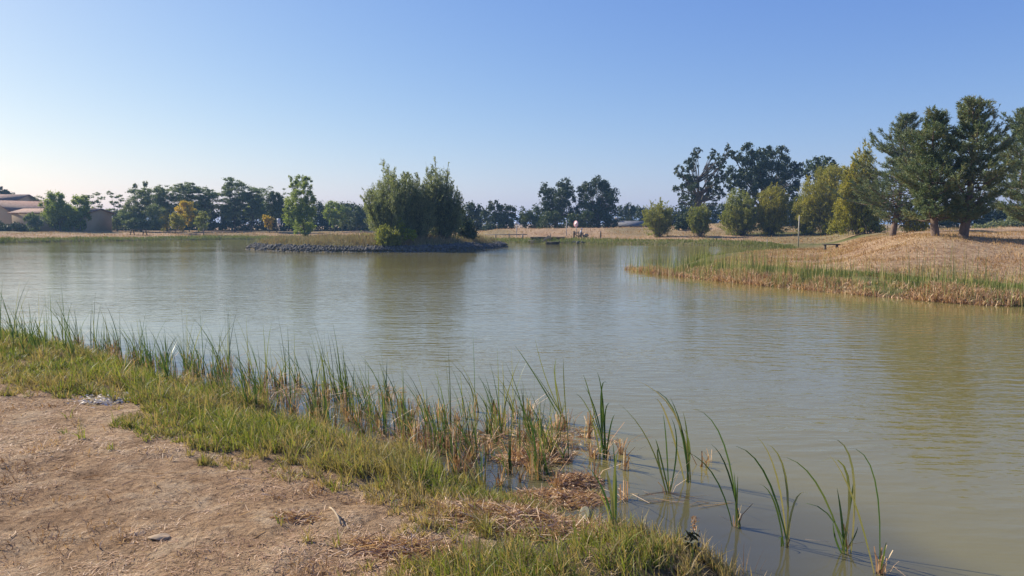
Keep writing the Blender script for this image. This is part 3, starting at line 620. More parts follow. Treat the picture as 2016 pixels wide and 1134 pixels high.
spray('vase_bush', 'olive bush directly behind the pale pole', 'bush', (1591, 460.5), [(1550, 415), (1560, 395), (1572, 385), (1590, 380), (1605, 388), (1612, 410)], 'willow2', 70, 190, (.16, .06), spread=.22, group=gB, blobs=B5([(1620, 700, 60), (1720, 660, 70), (1780, 720, 60), (1660, 790, 75), (1770, 820, 70), (1740, 900, 50)]), dens=1.9)
spray('willow_tree', 'tall pale yellow willow right of the pale pole', 'tree', (1640, 460), [(1580, 365), (1592, 345), (1606, 335), (1622, 326), (1640, 345), (1655, 340), (1668, 350), (1680, 380)], 'willow', 110, 260, (.17, .06), spread=.2, blobs=[(1600, 370, 20, 20), (1625, 350, 22, 22), (1650, 370, 22, 22), (1610, 400, 26, 26), (1640, 400, 26, 26), (1665, 400, 20, 24), (1620, 430, 28, 22), (1650, 435, 28, 22), (1590, 440, 18, 18), (1672, 440, 20, 18), (1580, 415, 16, 20), (1660, 345, 14, 16), (1640, 340, 14, 14)], dens=2.2, basew=.6, tname='trunks')
spray('willow_tree', 'golden willow with a thin pale spire beside the leftmost pine', 'tree', (1702, 461), [(1652, 372), (1664, 330), (1680, 308), (1692, 290), (1703, 268), (1712, 288), (1722, 318), (1745, 400)], 'willow', 100, 260, (.17, .06), spread=.17, blobs=[(1690, 335, 16, 20), (1705, 320, 14, 20), (1680, 370, 20, 24), (1710, 365, 22, 24), (1685, 405, 26, 24), (1715, 410, 24, 24), (1690, 440, 28, 18), (1725, 440, 24, 18), (1660, 425, 20, 26), (1662, 385, 18, 26), (1675, 345, 16, 18), (1650, 445, 18, 16)], dens=2.3, basew=.6, tname='trunks')
spray('bare_bush', 'sparse brown multi-stemmed bush between the first two pine trunks', 'bush', (1808, 464), [(1778, 435), (1795, 425), (1810, 428), (1828, 440)], 'willow', 34, 50, (.13, .05), spread=.3, Y=48)
# --- pines
def pine(label, base, top, prof, trunk=.2, Y=None, bare=430, leaders=((0, 0),)):
    """trunk, whorls of rising boughs and bottle-brush shoots; prof: (py, left half width, right half width) in photo pixels"""
    b0 = at(base, Y); Y = b0[1]; s = Y / F; t = root('pine_tree', b0, label, 'tree', 'tall pines on the right mound')
    tp = P(top[0], top[1], Y); pr = np.array(prof, float)
    mb = MB(); tt = np.linspace(0, 1, 12)[:, None]
    bend = A(rng.normal() * .12, rng.normal() * .12, 0)
    axis = lambda f: b0 + f * (tp - b0) + bend * np.sin(np.asarray(f) * 3.14)
    mb.tube(np.vstack([b0 - A(0, 0, .15)] + [axis(f) for f in np.linspace(0, 1, 11)]), trunk * np.concatenate([[1.15], 1 - .93 * np.linspace(0, 1, 11) ** .9]), 9)
    SH = []; SD = []; SL = []; hgt = tp[2] - b0[2]
    py2z = lambda py: P(top[0], py, Y)[2]
    z = py2z(bare)
    while z < tp[2] - .25:
        f = (z - b0[2]) / hgt; py = np.interp(z, [py2z(q) for q in pr[::-1, 0]], pr[::-1, 0])
        wl = np.interp(py, pr[:, 0], pr[:, 1]) * s; wr_ = np.interp(py, pr[:, 0], pr[:, 2]) * s
        nb = int(rng.integers(6, 9)); a0 = rng.uniform(0, 6.28)
        for k in range(nb):
            az = a0 + k * 6.283 / nb + rng.normal() * .25; cx_ = (1 + cos(az)) / 2
            L = (wl * (1 - cx_) + wr_ * cx_) * rng.choice([.65, .9, 1.1, 1.28]) * rng.uniform(.85, 1.05) * (.82 + .3 * math.sin(z * 4.2 + b0[0]))
            o = axis(f) + A(0, 0, rng.uniform(-.12, .12)); dr = A(cos(az), sin(az), 0)
            rise = (-.10 + .55 * f + rng.normal() * .08) * L
            n_ = 7; u = np.linspace(0, 1, n_)[:, None]
            pth = o + dr * (u * L) + A(0, 0, 1) * (rise * u + .22 * L * u ** 3 - .10 * L * np.sin(u * 3.14)) + A(-sin(az), cos(az), 0) * (rng.normal() * .12 * L * u ** 2)
            mb.tube(pth, np.linspace(max(.016, .05 * (1 - f)), .008, n_), 4, False)
            ns = int(7 + L * 15)
            uu = 1 - rng.random(ns) ** 1.5 * (.78 if L > .8 else .95); uu[0] = 1
            pi_ = uu * (n_ - 1); i0 = np.minimum(pi_.astype(int), n_ - 2); fr = (pi_ - i0)[:, None]; C = pth[i0] * (1 - fr) + pth[i0 + 1] * fr
            sd_ = rng.choice([-1, 1], ns)[:, None] * A(-sin(az), cos(az), 0); ln = rng.uniform(.05, .42, ns)[:, None] * (1.25 - uu[:, None]) * min(1.4, .5 + L * .45) * (uu[:, None] < .999)
            C2 = C + (sd_ * .8 + dr * .6) * ln + A(0, 0, .25) * ln * rng.uniform(0, 1, (ns, 1))
            D = dr * .75 + sd_ * .45 + A(0, 0, .55 + .35 * f) + rng.normal(size=(ns, 3)) * .28; D /= np.linalg.norm(D, axis=1)[:, None]
            SH.append(C2); SD.append(D); SL.append(rng.uniform(.16, .36, ns))
        z += rng.uniform(.18, .28)
    for lx_, ly_ in leaders:
        c = P(top[0] + lx_, top[1] + ly_ + 16, Y); a = axis(max(.3, (c[2] - .9 - b0[2]) / hgt))
        if lx_: limb(mb, a, c, .03, .015)
        for q in range(9):
            D = A(rng.normal() * .30, rng.normal() * .30, 1.0); D /= np.linalg.norm(D); SH.append((c - A(0, 0, .5 * rng.random() ** 2 * (q > 0)))[None]); SD.append(D[None]); SL.append(np.array([.50 if q == 0 else rng.uniform(.25, .42)]))
    S_ = np.concatenate(SH); D_ = np.concatenate(SD); L_ = np.concatenate(SL); m_ = 24; n_ = len(S_)
    P0 = np.repeat(S_, m_, 0); D0 = np.repeat(D_, m_, 0); L0 = np.repeat(L_, m_)[:, None]; o_ = rng.random((len(P0), 1))
    P0 = P0 + D0 * L0 * o_; nd = D0 * .75 + unit(len(P0)) * .85; nd /= np.linalg.norm(nd, axis=1)[:, None]
    w_ = np.cross(nd, unit(len(P0))); w_ /= np.linalg.norm(w_, axis=1)[:, None] + 1e-6
    V = np.stack([P0 - w_ * .013, P0 + w_ * .013, P0 + nd * rng.uniform(.08, .14, (len(P0), 1))], 1).reshape(-1, 3)
    rn = np.repeat(rng.random(n_) * .5 + .1, m_) + rng.random(len(P0)) * .2
    mb.build('trunk', M['pinebark'], t, b0, smooth=True)
    mk('crown', V, np.arange(len(V)).reshape(-1, 3), M['pine'], t, b0, rn)
    print('pine', n_)
pine('leftmost pine with a leaning trunk and upright leader shoots', (1757, 464.5), (1786, 222), [(222, 3, 3), (245, 16, 14), (270, 30, 26), (300, 50, 38), (340, 62, 48), (375, 82, 56), (395, 98, 60), (415, 74, 60), (436, 34, 40)], .20, leaders=((0, 0), (-31, 20), (14, 8)))
pine('middle pine, its straight trunk lit on the left side', (1841, 464.5), (1842, 217), [(217, 3, 3), (240, 12, 12), (270, 24, 24), (310, 42, 40), (350, 60, 58), (400, 60, 58), (432, 34, 34)], .17, leaders=((0, 0), (20, 6)))
pine('tallest and thickest-trunked pine, third from the left', (1896, 466), (1915, 196), [(196, 3, 3), (215, 14, 14), (250, 26, 32), (290, 42, 52), (340, 60, 66), (400, 62, 64), (430, 34, 36)], .20, leaders=((0, 0), (-26, 10), (43, 18), (10, 2)))
pine('rightmost pine reaching out of the frame', (2046, 466), (2032, 215), [(215, 6, 6), (240, 34, 24), (275, 52, 40), (305, 96, 70), (350, 122, 90), (395, 112, 80), (425, 50, 50)], .24, Y=41, leaders=((0, 0), (-18, 14)))
hedge('tree_belt', 'dark belt of trees seen beneath the pine crowns at right', [(1780, 415, 452), (1850, 405, 452), (1930, 400, 452), (2000, 405, 452), (2080, 400, 452)], 'oakdark', 92, (.26, .17), 2.6, cat='tree belt', rr=(16, 22))
hedge('bramble_patch', 'low pale bramble patch on the field edge under the pines', [(1925, 441, 455), (1960, 438, 455), (2000, 430, 455), (2060, 425, 455)], 'grey', 74, (.2, .1), 2.4, cat='bramble', rr=(6, 9))

# ------------------------------------------------------------------ buildings
def gable_roof(mb, c, wx_, wy_, z, rise, rz, over=.35, th=.16):
    """two thick slopes, ridge along local x"""
    for sgn in (-1, 1):
        a = math.atan2(rise, wy_ / 2); L = (wy_ / 2 + over) / cos(a)
        tl = np.array([[1, 0, 0], [0, cos(a), sgn * sin(a)], [0, -sgn * sin(a), cos(a)]])
        oy = sgn * (wy_ / 2 + over) / 2; oz = z + rise - (wy_ / 2 + over) / 2 * math.tan(a) + .05
        loc = A(oy * -sin(rz), oy * cos(rz), 0)
        mb.box(A(c[0], c[1], oz) + loc, (wx_ + 2 * over, L, th), rz, tl)
def prism(mb, c, wx_, wy_, z0, z1, rise, rz):
    hx, hy = wx_ / 2, wy_ / 2
    V = np.array([[-hx, -hy, z0], [hx, -hy, z0], [hx, hy, z0], [-hx, hy, z0], [-hx, -hy, z1], [hx, -hy, z1], [hx, hy, z1], [-hx, hy, z1], [-hx, 0, z1 + rise], [hx, 0, z1 + rise]])
    cc, ss = cos(rz), sin(rz); V[:, :2] = V[:, :2] @ np.array([[cc, ss], [-ss, cc]]); V[:, :2] += c[:2]
    mb.add(V, [[0, 3, 2, 1], [0, 1, 5, 4], [2, 3, 7, 6], [0, 4, 7, 3], [1, 2, 6, 5]], [[4, 8, 7], [5, 6, 9]])
def tilemat(name, c1, c2, c3):
    m, n, l, b, out = newmat(name); tc = n.new('ShaderNodeTexCoord')
    wv = n.new('ShaderNodeTexWave'); wv.inputs['Scale'].default_value = 1.6; wv.inputs['Distortion'].default_value = .3; wv.bands_direction = 'X'; l.new(tc.outputs['Object'], wv.inputs['Vector'])
    no = noise(n, l, tc.outputs['Object'], 2.5, 4); r = ramp(n, [(.3, c1), (.5, c2), (.7, c3)]); l.new(no.outputs[0], r.inputs[0])
    l.new(r.outputs[0], b.inputs['Base Color']); b.inputs['Roughness'].default_value = .85
    bp = n.new('ShaderNodeBump'); bp.inputs['Distance'].default_value = .05; l.new(wv.outputs[0], bp.inputs['Height']); l.new(bp.outputs[0], b.inputs['Normal'])
    return m
M['tiles'] = tilemat('clay_tiles', (.17, .09, .065), (.25, .14, .10), (.31, .20, .15))
M['slate'] = tilemat('grey_tiles', (.10, .10, .11), (.16, .155, .16), (.20, .19, .19))
def house(name, label, pxc, Y, wx_, wy_, eave_px, ridge_px, rz, wallm, roofm, wins=(), chim=None):
    c = P(pxc, 450, Y); zb = float(H(c[0], c[1])); c[2] = zb
    z1 = P(pxc, eave_px, Y)[2]; rise = P(pxc, ridge_px, Y)[2] - z1
    t = root(name, c, label, 'house')
    mb = MB(); prism(mb, c, wx_, wy_, zb - .3, z1, rise, rz); mb.build('wall', M[wallm], t, c)
    rb = MB(); gable_roof(rb, c, wx_, wy_, z1, rise, rz); rf = rb.build('roof', M[roofm], t, c)
    if chim is not None:
        q = MB(); q.box(c + A(chim, 0, z1 + rise - zb + .2), (.6, .6, 1.0)); q.build('chimney', M[wallm], rf, c)
    for (wxp, wzc, ww, wh, face) in wins:
        if face == 'y': loc = A(wxp, -wy_ / 2 - .01, wzc); dm = (ww, .08, wh); d2 = (ww - .16, .04, wh - .16); off = A(0, -.035, 0)
        else: loc = A(face * (wx_ / 2 + .01), wxp, wzc); dm = (.08, ww, wh); d2 = (.04, ww - .16, wh - .16); off = A(face * .035, 0, 0)
        rot = np.array([[cos(rz), -sin(rz), 0], [sin(rz), cos(rz), 0], [0, 0, 1]])
        q = MB(); q.box(c + rot @ loc, dm, rz); fr = q.build('window', M['white'], t, c)
        q = MB(); q.box(c + rot @ (loc + off), d2, rz); q.build('pane', M['window'], fr, c)
    return t
house('house', 'taller house with a clay tile roof at the far left edge, behind the others', 2, 128, 9, 8, 397, 384, R(4), 'render', 'tiles', [(-1, 3.4, 1, 1.2, 'y'), (2, 3.4, 1, 1.2, 'y')])
house('house', 'gabled ochre house with a sloping clay roof at far left', 40, 116, 7.5, 8.5, 420, 397, R(68), 'render2', 'tiles', [(1.2, 1.5, .9, .9, 'y'), (-1.0, 1.7, 1.0, 1.0, 1)])
house('house', 'long low beige annexe half hidden behind the two green trees', 125, 112, 11.2, 6, 420, 412, R(-3), 'render', 'tiles', [(3.6, 1.4, .8, .9, 'y')])
house('house', 'single-storey house with a grey roof in the gap right of the big oaks', 1235, 122, 4.6, 6, 444.5, 436.5, R(-14), 'render', 'slate', [(-.8, .55, .7, .6, 'y'), (.9, .55, .7, .6, 'y')], -1.7)
tree('broadleaf_tree', 'dark treetop showing behind the tallest roof at far left', 'tree', (12, 452), [(0, 376, 8, 8), (10, 380, 8, 7), (22, 384, 9, 6), (35, 390, 8, 5), (-12, 378, 10, 9), (5, 390, 14, 10)], 'oakdark', (.28, .17), 2.6, Y=138, trunk=.25)
tree('tall_thin_tree', 'faint twiggy tree behind the annexe roof', 'tree', (72, 452), [(62, 392, 9, 4), (75, 390, 9, 5), (86, 394, 7, 5), (70, 400, 12, 5)], 'grey', (.18, .07), .7, Y=130, trunk=.08, k=8)

# ------------------------------------------------------------------ site furniture
def picnic():
    b0 = G(273, 463); t = root('picnic_table', b0, 'dark wooden picnic table with two benches on the left bank', 'picnic table', rz=R(6))
    def part(nm, boxes):
        q = MB()
        for c, d, tl in boxes: q.box(c, d, 0, tl)
        return q.build(nm, M['darkwood'], t)
    part('tabletop', [((0, y, .74), (2.0, .13, .05), None) for y in (-.29, -.145, 0, .145, .29)])
    for s in (-1, 1): part('bench', [((0, s * .68, .44), (2.0, .13, .05), None), ((0, s * .82, .44), (2.0, .13, .05), None)])
    for sx in (-1, 1):
        a = R(28); tl = lambda q: np.array([[1, 0, 0], [0, cos(q), -sin(q)], [0, sin(q), cos(q)]])
        part('leg_frame', [((sx * .78, -.5, .36), (.08, .1, .80), tl(-a)), ((sx * .78, .5, .36), (.08, .1, .80), tl(a)), ((sx * .84, 0, .40), (.05, 1.75, .09), None), ((sx * .84, 0, .68), (.05, .7, .08), None)])
picnic()
def post_sign(name, label, cat, px, py, toppx, kind, polem='metal', **k):
    b0 = G(px, py); s = b0[1] / F; hgt = (py - toppx) * s; t = root(name, b0, label, cat, rz=k.get('rz', 0))
    q = MB(); q.tube([[0, 0, -.3], [0, 0, hgt]], .035, 8); q.build('pole', M[polem], t, smooth=True)
    if kind == 'round':
        r = .36
        def disc(nm, r0, r1, y, m, th=.012):
            a = np.linspace(0, 2 * pi, 41)[:-1]; q = MB()
            if r0 > 0:
                V = np.concatenate([np.stack([np.cos(a) * rr, np.full(40, yy), np.sin(a) * rr + hgt - r], 1) for rr in (r0, r1) for yy in (y, y + th)])
                f = [[i, (i + 1) % 40, 80 + (i + 1) % 40, 80 + i] for i in range(40)] + [[120 + i, 120 + (i + 1) % 40, 40 + (i + 1) % 40, 40 + i] for i in range(40)] + [[80 + i, 80 + (i + 1) % 40, 120 + (i + 1) % 40, 120 + i] for i in range(40)]
                q.add(V, f)
            else:
                q.tube([[0, y, hgt - r], [0, y + th, hgt - r]], r1, 40)
            return q.build(nm, M[m], t)
        disc('sign_plate', 0, r, -.06, 'white', .02); disc('rim', r * .80, r * .99, -.075, 'pink')
        q = MB(); q.box((0, -.069, hgt - r), (.09, .008, r * 1.62), 0, np.array([[cos(.6), 0, sin(.6)], [0, 1, 0], [-sin(.6), 0, cos(.6)]])); q.build('diagonal_bar', M['pink'], t)
        q = MB(); q.tube([[-.16, -.066, hgt - r - .08], [-.04, -.066, hgt - r + .04], [.08, -.066, hgt - r - .04], [.17, -.066, hgt - r + .03]], .022, 6); q.build('symbol', M['black'], t)
    if kind == 'panel':
        ww, hh, z = k['size']
        q = MB(); q.box((0, -.05, hgt - z), (ww, .03, hh)); q.build('sign_plate', M[k.get('m', 'greysign')], t)
        if k.get('two'):
            q = MB(); q.box((0, -.07, hgt - .62), (.42, .012, .34)); q.build('notice', M['metal'], t)
            q = MB(); q.box((0.02, -.05, hgt - z - hh / 2 - .24), (ww, .03, .42)); pl = q.build('sign_plate', M['white'], t)
            q = MB(); q.tube([[0, -.068, hgt - z - hh / 2 - .24], [0, -.060, hgt - z - hh / 2 - .24]], .09, 12); q.build('arrow_mark', M['black'], t)
        if k.get('split'):
            q = MB(); q.box((0, -.068, hgt - z), (.05, .006, hh)); q.build('frame_bar', M['metal'], t)
    return t
post_sign('notice_board', 'two pale rectangular panels on one pole beside the tiny golden tree', 'sign', 549.5, 460.5, 430.5, 'panel', size=(.5, .5, .26), m='greysign', two=True)
post_sign('notice_board', 'pale square sign on a tall pole left of the jetty', 'sign', 1017, 467.5, 437, 'panel', size=(.45, .34, .18), m='white', split=True)
post_sign('prohibition_sign', 'round white sign with a faded red ring above the wooden barrier', 'sign', 1134.5, 467, 435, 'round', rz=R(-52))
post_sign('narrow_sign', 'thin pole with a narrow pale plate left of the round sign', 'sign', 1115, 465, 434, 'panel', size=(.10, .32, .16), m='white')
def pole(name, label, px, py, top, r=.05, mat='pole', cat='post', group=None):
    b0 = G(px, py); h = (py - top) * b0[1] / F
    q = MB(); q.tube([[0, 0, -.3], [0, 0, h * .6], [.01, 0, h]], [r, r * .95, r * .8], 8); o = q.build(name, M[mat], smooth=True); o.location = b0
    return tag(o, label, cat, group)
pole('wooden_pole', 'tall pale pole standing alone in the dry grass', 1571.5, 487, 425, .052)
pole('marker_stake', 'short pale stake in the green edge left of the tall pole', 1510, 484, 472, .03)
pole('marker_stake', 'thin stake tied beside the left stem of the column tree', 592, 470, 455, .025, 'darkwood', 'stake')
pole('marker_stake', 'thin stake right of the stem of the column tree', 612, 470, 454, .025, 'darkwood', 'stake')
pole('tree_stake', 'short thick stake supporting the small leaning tree', 401, 463.5, 450, .07, 'wood', 'stake')
def railfence(label, pxs, y, h, name='rail_fence'):
    bs = [G(px, y) for px in pxs]; t = root(name, bs[0], label, 'fence')
    for b0 in bs:
        q = MB(); q.box(b0 + A(0, 0, h / 2 - .1), (.13, .13, h + .2), .05); q.build('post', M['wood'], t, bs[0])
    q = MB(); a, c = bs[0] + A(-1.2, 0, h - .10), bs[-1] + A(.5, 0, h - .10)
    q.tube([a, (a + c) / 2, c], .055, 6); q.build('rail', M['wood'], t, bs[0], True)
railfence('low post and rail fence on the bank left of the jetty', [976, 1002.5, 1029], 470, .55)
def barrier():
    b0 = G(1130, 468.5); s = b0[1] / F; t = root('wooden_barrier', b0, 'dark wooden barrier with a diagonal brace below the round sign', 'barrier')
    def bx(nm, c, d, tl=None, m='darkwood'): q = MB(); q.box(c, d, 0, tl); return q.build(nm, M[m], t)
    bx('post', (0, 0, .33), (.16, .16, .86)); bx('post', (.82 * 1., .05, .30), (.10, .12, .80)); bx('post', (.53, -.02, .36), (.09, .1, .72))
    bx('rail', (.27, -.09, .54), (.52, .05, .10))
    a = -.62; bx('brace', (.34, .09, .26), (.66, .05, .08), np.array([[cos(a), 0, -sin(a)], [0, 1, 0], [sin(a), 0, cos(a)]]))
barrier()
pole('wooden_pole', 'dark post with a sunlit edge right of the barrier', 1182.5, 468.5, 455.5, .07, 'darkwood')
def person():
    b0 = G(1143.5, 467.5) + A(0, .35, 0)
    t = root('person', b0, 'person in a pale shirt and dark trousers sitting at the wooden barrier', 'person')
    def sk(nm, V, E, rad, mat):
        me = bpy.data.meshes.new(nm); me.from_pydata(V, E, []); o = bpy.data.objects.new(nm, me); COL.objects.link(o); o.parent = t
        sm = o.modifiers.new('skin', 'SKIN'); sm.use_smooth_shade = True
        for v, r in zip(me.skin_vertices[0].data, rad): v.radius = (r, r)
        me.skin_vertices[0].data[0].use_root = True
        ss = o.modifiers.new('sub', 'SUBSURF'); ss.levels = 1; ss.render_levels = 2
        me.materials.append(M[mat]); return o
    # sitting, facing right (+x), leaning slightly forward
    V = [(0, 0, .47), (.02, 0, .68), (.07, 0, .90), (.12, 0, .99), (.16, 0, 1.10), (.18, 0, 1.19),
         (.05, -.17, .90), (.16, -.20, .66), (.36, -.12, .60), (.44, -.10, .60), (.05, .17, .90), (.16, .20, .66), (.36, .12, .60), (.44, .10, .60),
         (.05, -.10, .45), (.34, -.11, .48), (.36, -.11, .10), (.48, -.11, .05), (.05, .10, .45), (.34, .11, .48), (.32, .11, .10), (.44, .11, .05)]
    E = [(0, 1), (1, 2), (2, 3), (3, 4), (4, 5), (2, 6), (6, 7), (7, 8), (8, 9), (2, 10), (10, 11), (11, 12), (12, 13), (0, 14), (14, 15), (15, 16), (16, 17), (0, 18), (18, 19), (19, 20), (20, 21)]
    sk('body', V, E, [.12, .11, .10, .05, .095, .07, .055, .045, .033, .03, .055, .045, .033, .03, .085, .06, .042, .035, .085, .06, .042, .035], 'skin')
    sk('shirt', [(0, 0, .52), (.02, 0, .68), (.07, 0, .91), (.05, -.18, .90), (.13, -.20, .72), (.05, .18, .90), (.13, .20, .72)], [(0, 1), (1, 2), (2, 3), (3, 4), (2, 5), (5, 6)], [.155, .145, .13, .08, .068, .08, .068], 'shirt')
    sk('trousers', [(0, 0, .46), (.06, -.10, .45), (.34, -.11, .48), (.36, -.11, .14), (.06, .10, .45), (.34, .11, .48), (.32, .11, .14)], [(0, 1), (1, 2), (2, 3), (0, 4), (4, 5), (5, 6)], [.145, .11, .078, .06, .11, .078, .06], 'trousers')
    q = MB(); a = np.linspace(0, pi / 2, 6); q.tube([[.15, 0, 1.10 + .125 * sin(x)] for x in a], [.112 * cos(x) + .004 for x in a], 12); q.tube([[.2, 0, 1.125], [.31, 0, 1.11]], [.06, .05], 8); q.build('cap', M['shirt'], t, smooth=True)
    # low plank seat carries the sitter
    t.scale = (.82, .82, .82)
    q = MB(); q.box((0, 0, .24), (.32, .6, .05)); q.box((0, -.22, .10), (.2, .06, .26)); q.box((0, .22, .10), (.2, .06, .26))
    o = q.build('plank_seat', M['darkwood']); o.location = b0; tag(o, 'low plank seat under the sitting person', 'seat')
person()
def jetty():
    b0 = G(1075, 477); b0[2] = 0; s = b0[1] / F
    t = root('jetty_steps', b0, 'weathered wooden landing with a sloping hand ramp at the far shore', 'jetty')
    def bx(nm, c, d, m='wood', tl=None): q = MB(); q.box(c, d, 0, tl); return q.build(nm, M[m], t)
    bx('retaining_board', (-.75, 1.6, .42), (1.6, .14, .34), 'darkwood'); bx('retaining_board', (1.15, 1.6, .40), (1.7, .14, .34), 'darkwood')
    bx('ledge', (.2, 1.5, .61), (3.7, .34, .04), 'wood'); bx('ledge', (-.95, .9, .26), (1.7, .5, .06), 'wood')
    bx('step', (-.9, .5, .10), (1.4, .4, .08), 'wood')
    a = -.78
    for dy in (-.25, .25):
        bx('ramp_beam', (-.05 + dy * .5, .45 + dy, .34), (1.25, .10, .13), 'wood', np.array([[cos(a), 0, sin(a)], [0, 1, 0], [-sin(a), 0, cos(a)]]))
    for k_ in range(5):
        f = k_ / 4 - .5; bx('tread', (-.05 + f * .8, .45, .30 + f * .8), (.1, .5, .03), 'wood')
    bx('handrail_post', (.42, .2, .45), (.08, .08, 1.1), 'wood')
    # the moored float beside it
    f0 = G(1088, 481); f0[2] = 0
    o = MB(); o.box(f0 + A(0, 0, .06), (1.15, .8, .26)); o.box(f0 + A(0, 0, .215), (1.25, .9, .05)); o.box(f0 + A(-.62, -.4, .12), (.07, .07, .5)); o.box(f0 + A(.62, -.4, .12), (.07, .07, .5))
    oo = o.build('float_platform', M['darkwood'], None, f0); tag(oo, 'small dark floating platform moored right of the sloping ramp', 'platform')
jetty()
def bench():
    b0 = P(1636, 487, 45); b0[2] = float(H(b0[0], b0[1])); t = root('park_bench', b0, 'dark wooden bench half hidden behind the dry mound', 'bench', rz=R(-12))
    z = CH - (481 - 440) / F * 45 - b0[2]
    q = MB(); [q.box((0, y, z), (.95, .13, .06)) for y in (-.15, 0, .15)]; q.build('seat', M['darkwood'], t)
    for sx in (-.33, .33): q = MB(); q.box((sx, 0, z / 2 - .05), (.09, .34, z + .04)); q.build('leg', M['darkwood'], t)
bench()

# ------------------------------------------------------------------ rocks
def rockmesh(sub=1, seed=0, sc=(1, 1, .7)):
    r_ = np.random.default_rng(seed)
    import bmesh
    bm = bmesh.new(); bmesh.ops.create_icosphere(bm, subdivisions=sub + 1, radius=1)
    bm.verts.ensure_lookup_table(); V = np.array([v.co[:] for v in bm.verts]); Fc = np.array([[v.index for v in f.verts] for f in bm.faces]); bm.free()
    n_ = r_.normal(size=(7, 3)); n_ /= np.linalg.norm(n_, axis=1)[:, None]
    for q in n_:
        d = V @ q; c = r_.uniform(.5, .85); V = np.where((d > c)[:, None], V - (d - c)[:, None] * q, V)
    return V * sc, Fc
rk = [mk('riprap_stone', *rockmesh(1, i, (1, .85, .65)), M['stone']) for i in range(5)]
spots = []
edge = np.array(ISL)
for i in range(6000):
    k_ = rng.integers(0, len(ISL)); a, c = edge[k_], edge[(k_ + 1) % len(ISL)]
    if k_ >= len(ip) and rng.random() > .5: continue
    p = a + (c - a) * rng.random(); spots.append((p[0] + rng.normal() * .02, p[1], 0))
sp = np.array(spots); cen = edge.mean(0)
inn = rng.uniform(-.15, .8, len(sp)); dv = cen - sp[:, :2]; dv /= np.linalg.norm(dv, axis=1)[:, None]
sp[:, 1] += inn * .9; sp[:, 0] += dv[:, 0] * inn * .5
h_ = H(sp[:, 0], sp[:, 1]); sdi, inI = sdf(sp[:, 0], sp[:, 1])
ok = (sdi > -.25) & (sdi < .75); sp = sp[ok]; sp[:, 2] = np.maximum(h_[ok], -.06) + .03
size = rng.uniform(.06, .135, len(sp))
L = np.argsort(-(size * (sp[:, 1] < cen[1] + 1)))[:220]
for j, i in enumerate(L):
    o = rk[j] if j < 5 else rk[j % 5].copy()
    if j >= 5: COL.objects.link(o)
    sz = size[i] * 1.15; o.location = sp[i]; o.scale = (sz, sz, sz); o.rotation_euler = tuple(rng.uniform(0, 6.28, 3))
    tag(o, 'angular grey stone in the rock rim around the island', 'stone', 'stones of the rock rim around the island')
rest = np.setdiff1d(np.arange(len(sp)), L)[:3000]
Vs = []; Fs = []; nv = 0; bases = [rockmesh(0, 20 + i, (1, .85, .7)) for i in range(6)]
for i in rest:
    V, Fc = bases[rng.integers(0, 6)]; q = np.linalg.qr(rng.normal(size=(3, 3)))[0]
    Vs.append((V * size[i] * .9) @ q + sp[i]); Fs.append(Fc + nv); nv += len(V)
tag(mk('rubble', np.concatenate(Vs), np.concatenate(Fs), M['stone']), 'smaller rubble filling the rock rim of the island', kind='stuff')
def stone(name, label, px, py, sc, mat, seed, cat='stone', sink=.3):
    V, Fc = rockmesh(3, seed, sc); b0 = G(px, py); b0[2] += sc[2] * sink
    o = mk(name, V, Fc, M[mat], smooth=True); o.location = b0; return tag(o, label, cat)
stone('flat_stone', 'flat oval beige stone sunk in the bare ground', 313, 1062, (.058, .045, .022), 'pebble', 31)
stone('dried_clod', 'flat crumbly orange-tan clod left of the oval stone', 270, 1050, (.050, .035, .012), 'bread', 34, 'clod')
stone('mossy_rock', 'mossy grey-green rock at the edge of the water by the straw heap', 1152, 1038, (.045, .05, .085), 'mossrock', 36, 'rock', .6)
stone('straw_bale', 'small rounded yellow tuft of hay right of the sitting person', 1153, 467, (.36, .25, .26), 'bread', 41, 'hay tuft', .6)
for i, (px, py, sz) in enumerate([(1146, 478.5, .16), (1136, 479.5, .2), (1140, 478, .13), (1131, 479, .15), (1151, 479, .12)]):
    stone('shore_stone', 'pale stone in the small pile at the water below the round sign', px, py, (sz, sz * .8, sz * .7), 'stone', 50 + i)['group'] = 'stones piled below the round sign'
# white fluff by the grass
b0 = G(197, 792); Vs = []; 
pts = b0 + rng.normal(size=(420, 3)) * A(.12, .10, .008) + A(0, 0, .02); V, Fc = leafq(pts, .045, .018, A(1, .3, 0), .8, 1.2)
tag(mk('feather_tuft', V, Fc, M['fluff'], None, b0), 'scattered white downy fluff at the edge of the grass', 'feathers')
# ------------------------------------------------------------------ grass and straw (uncountable)
WIND = R(20)
def scatter(n, x0, x1, y0, y1, bias=1.0):
    y = y0 + (y1 - y0) * rng.random(n) ** bias; x = rng.uniform(x0, x1, n); return x, y
def in_view(x, y, m=1.06, extra=.6): return np.abs(x) < (y * .675 * m + extra)
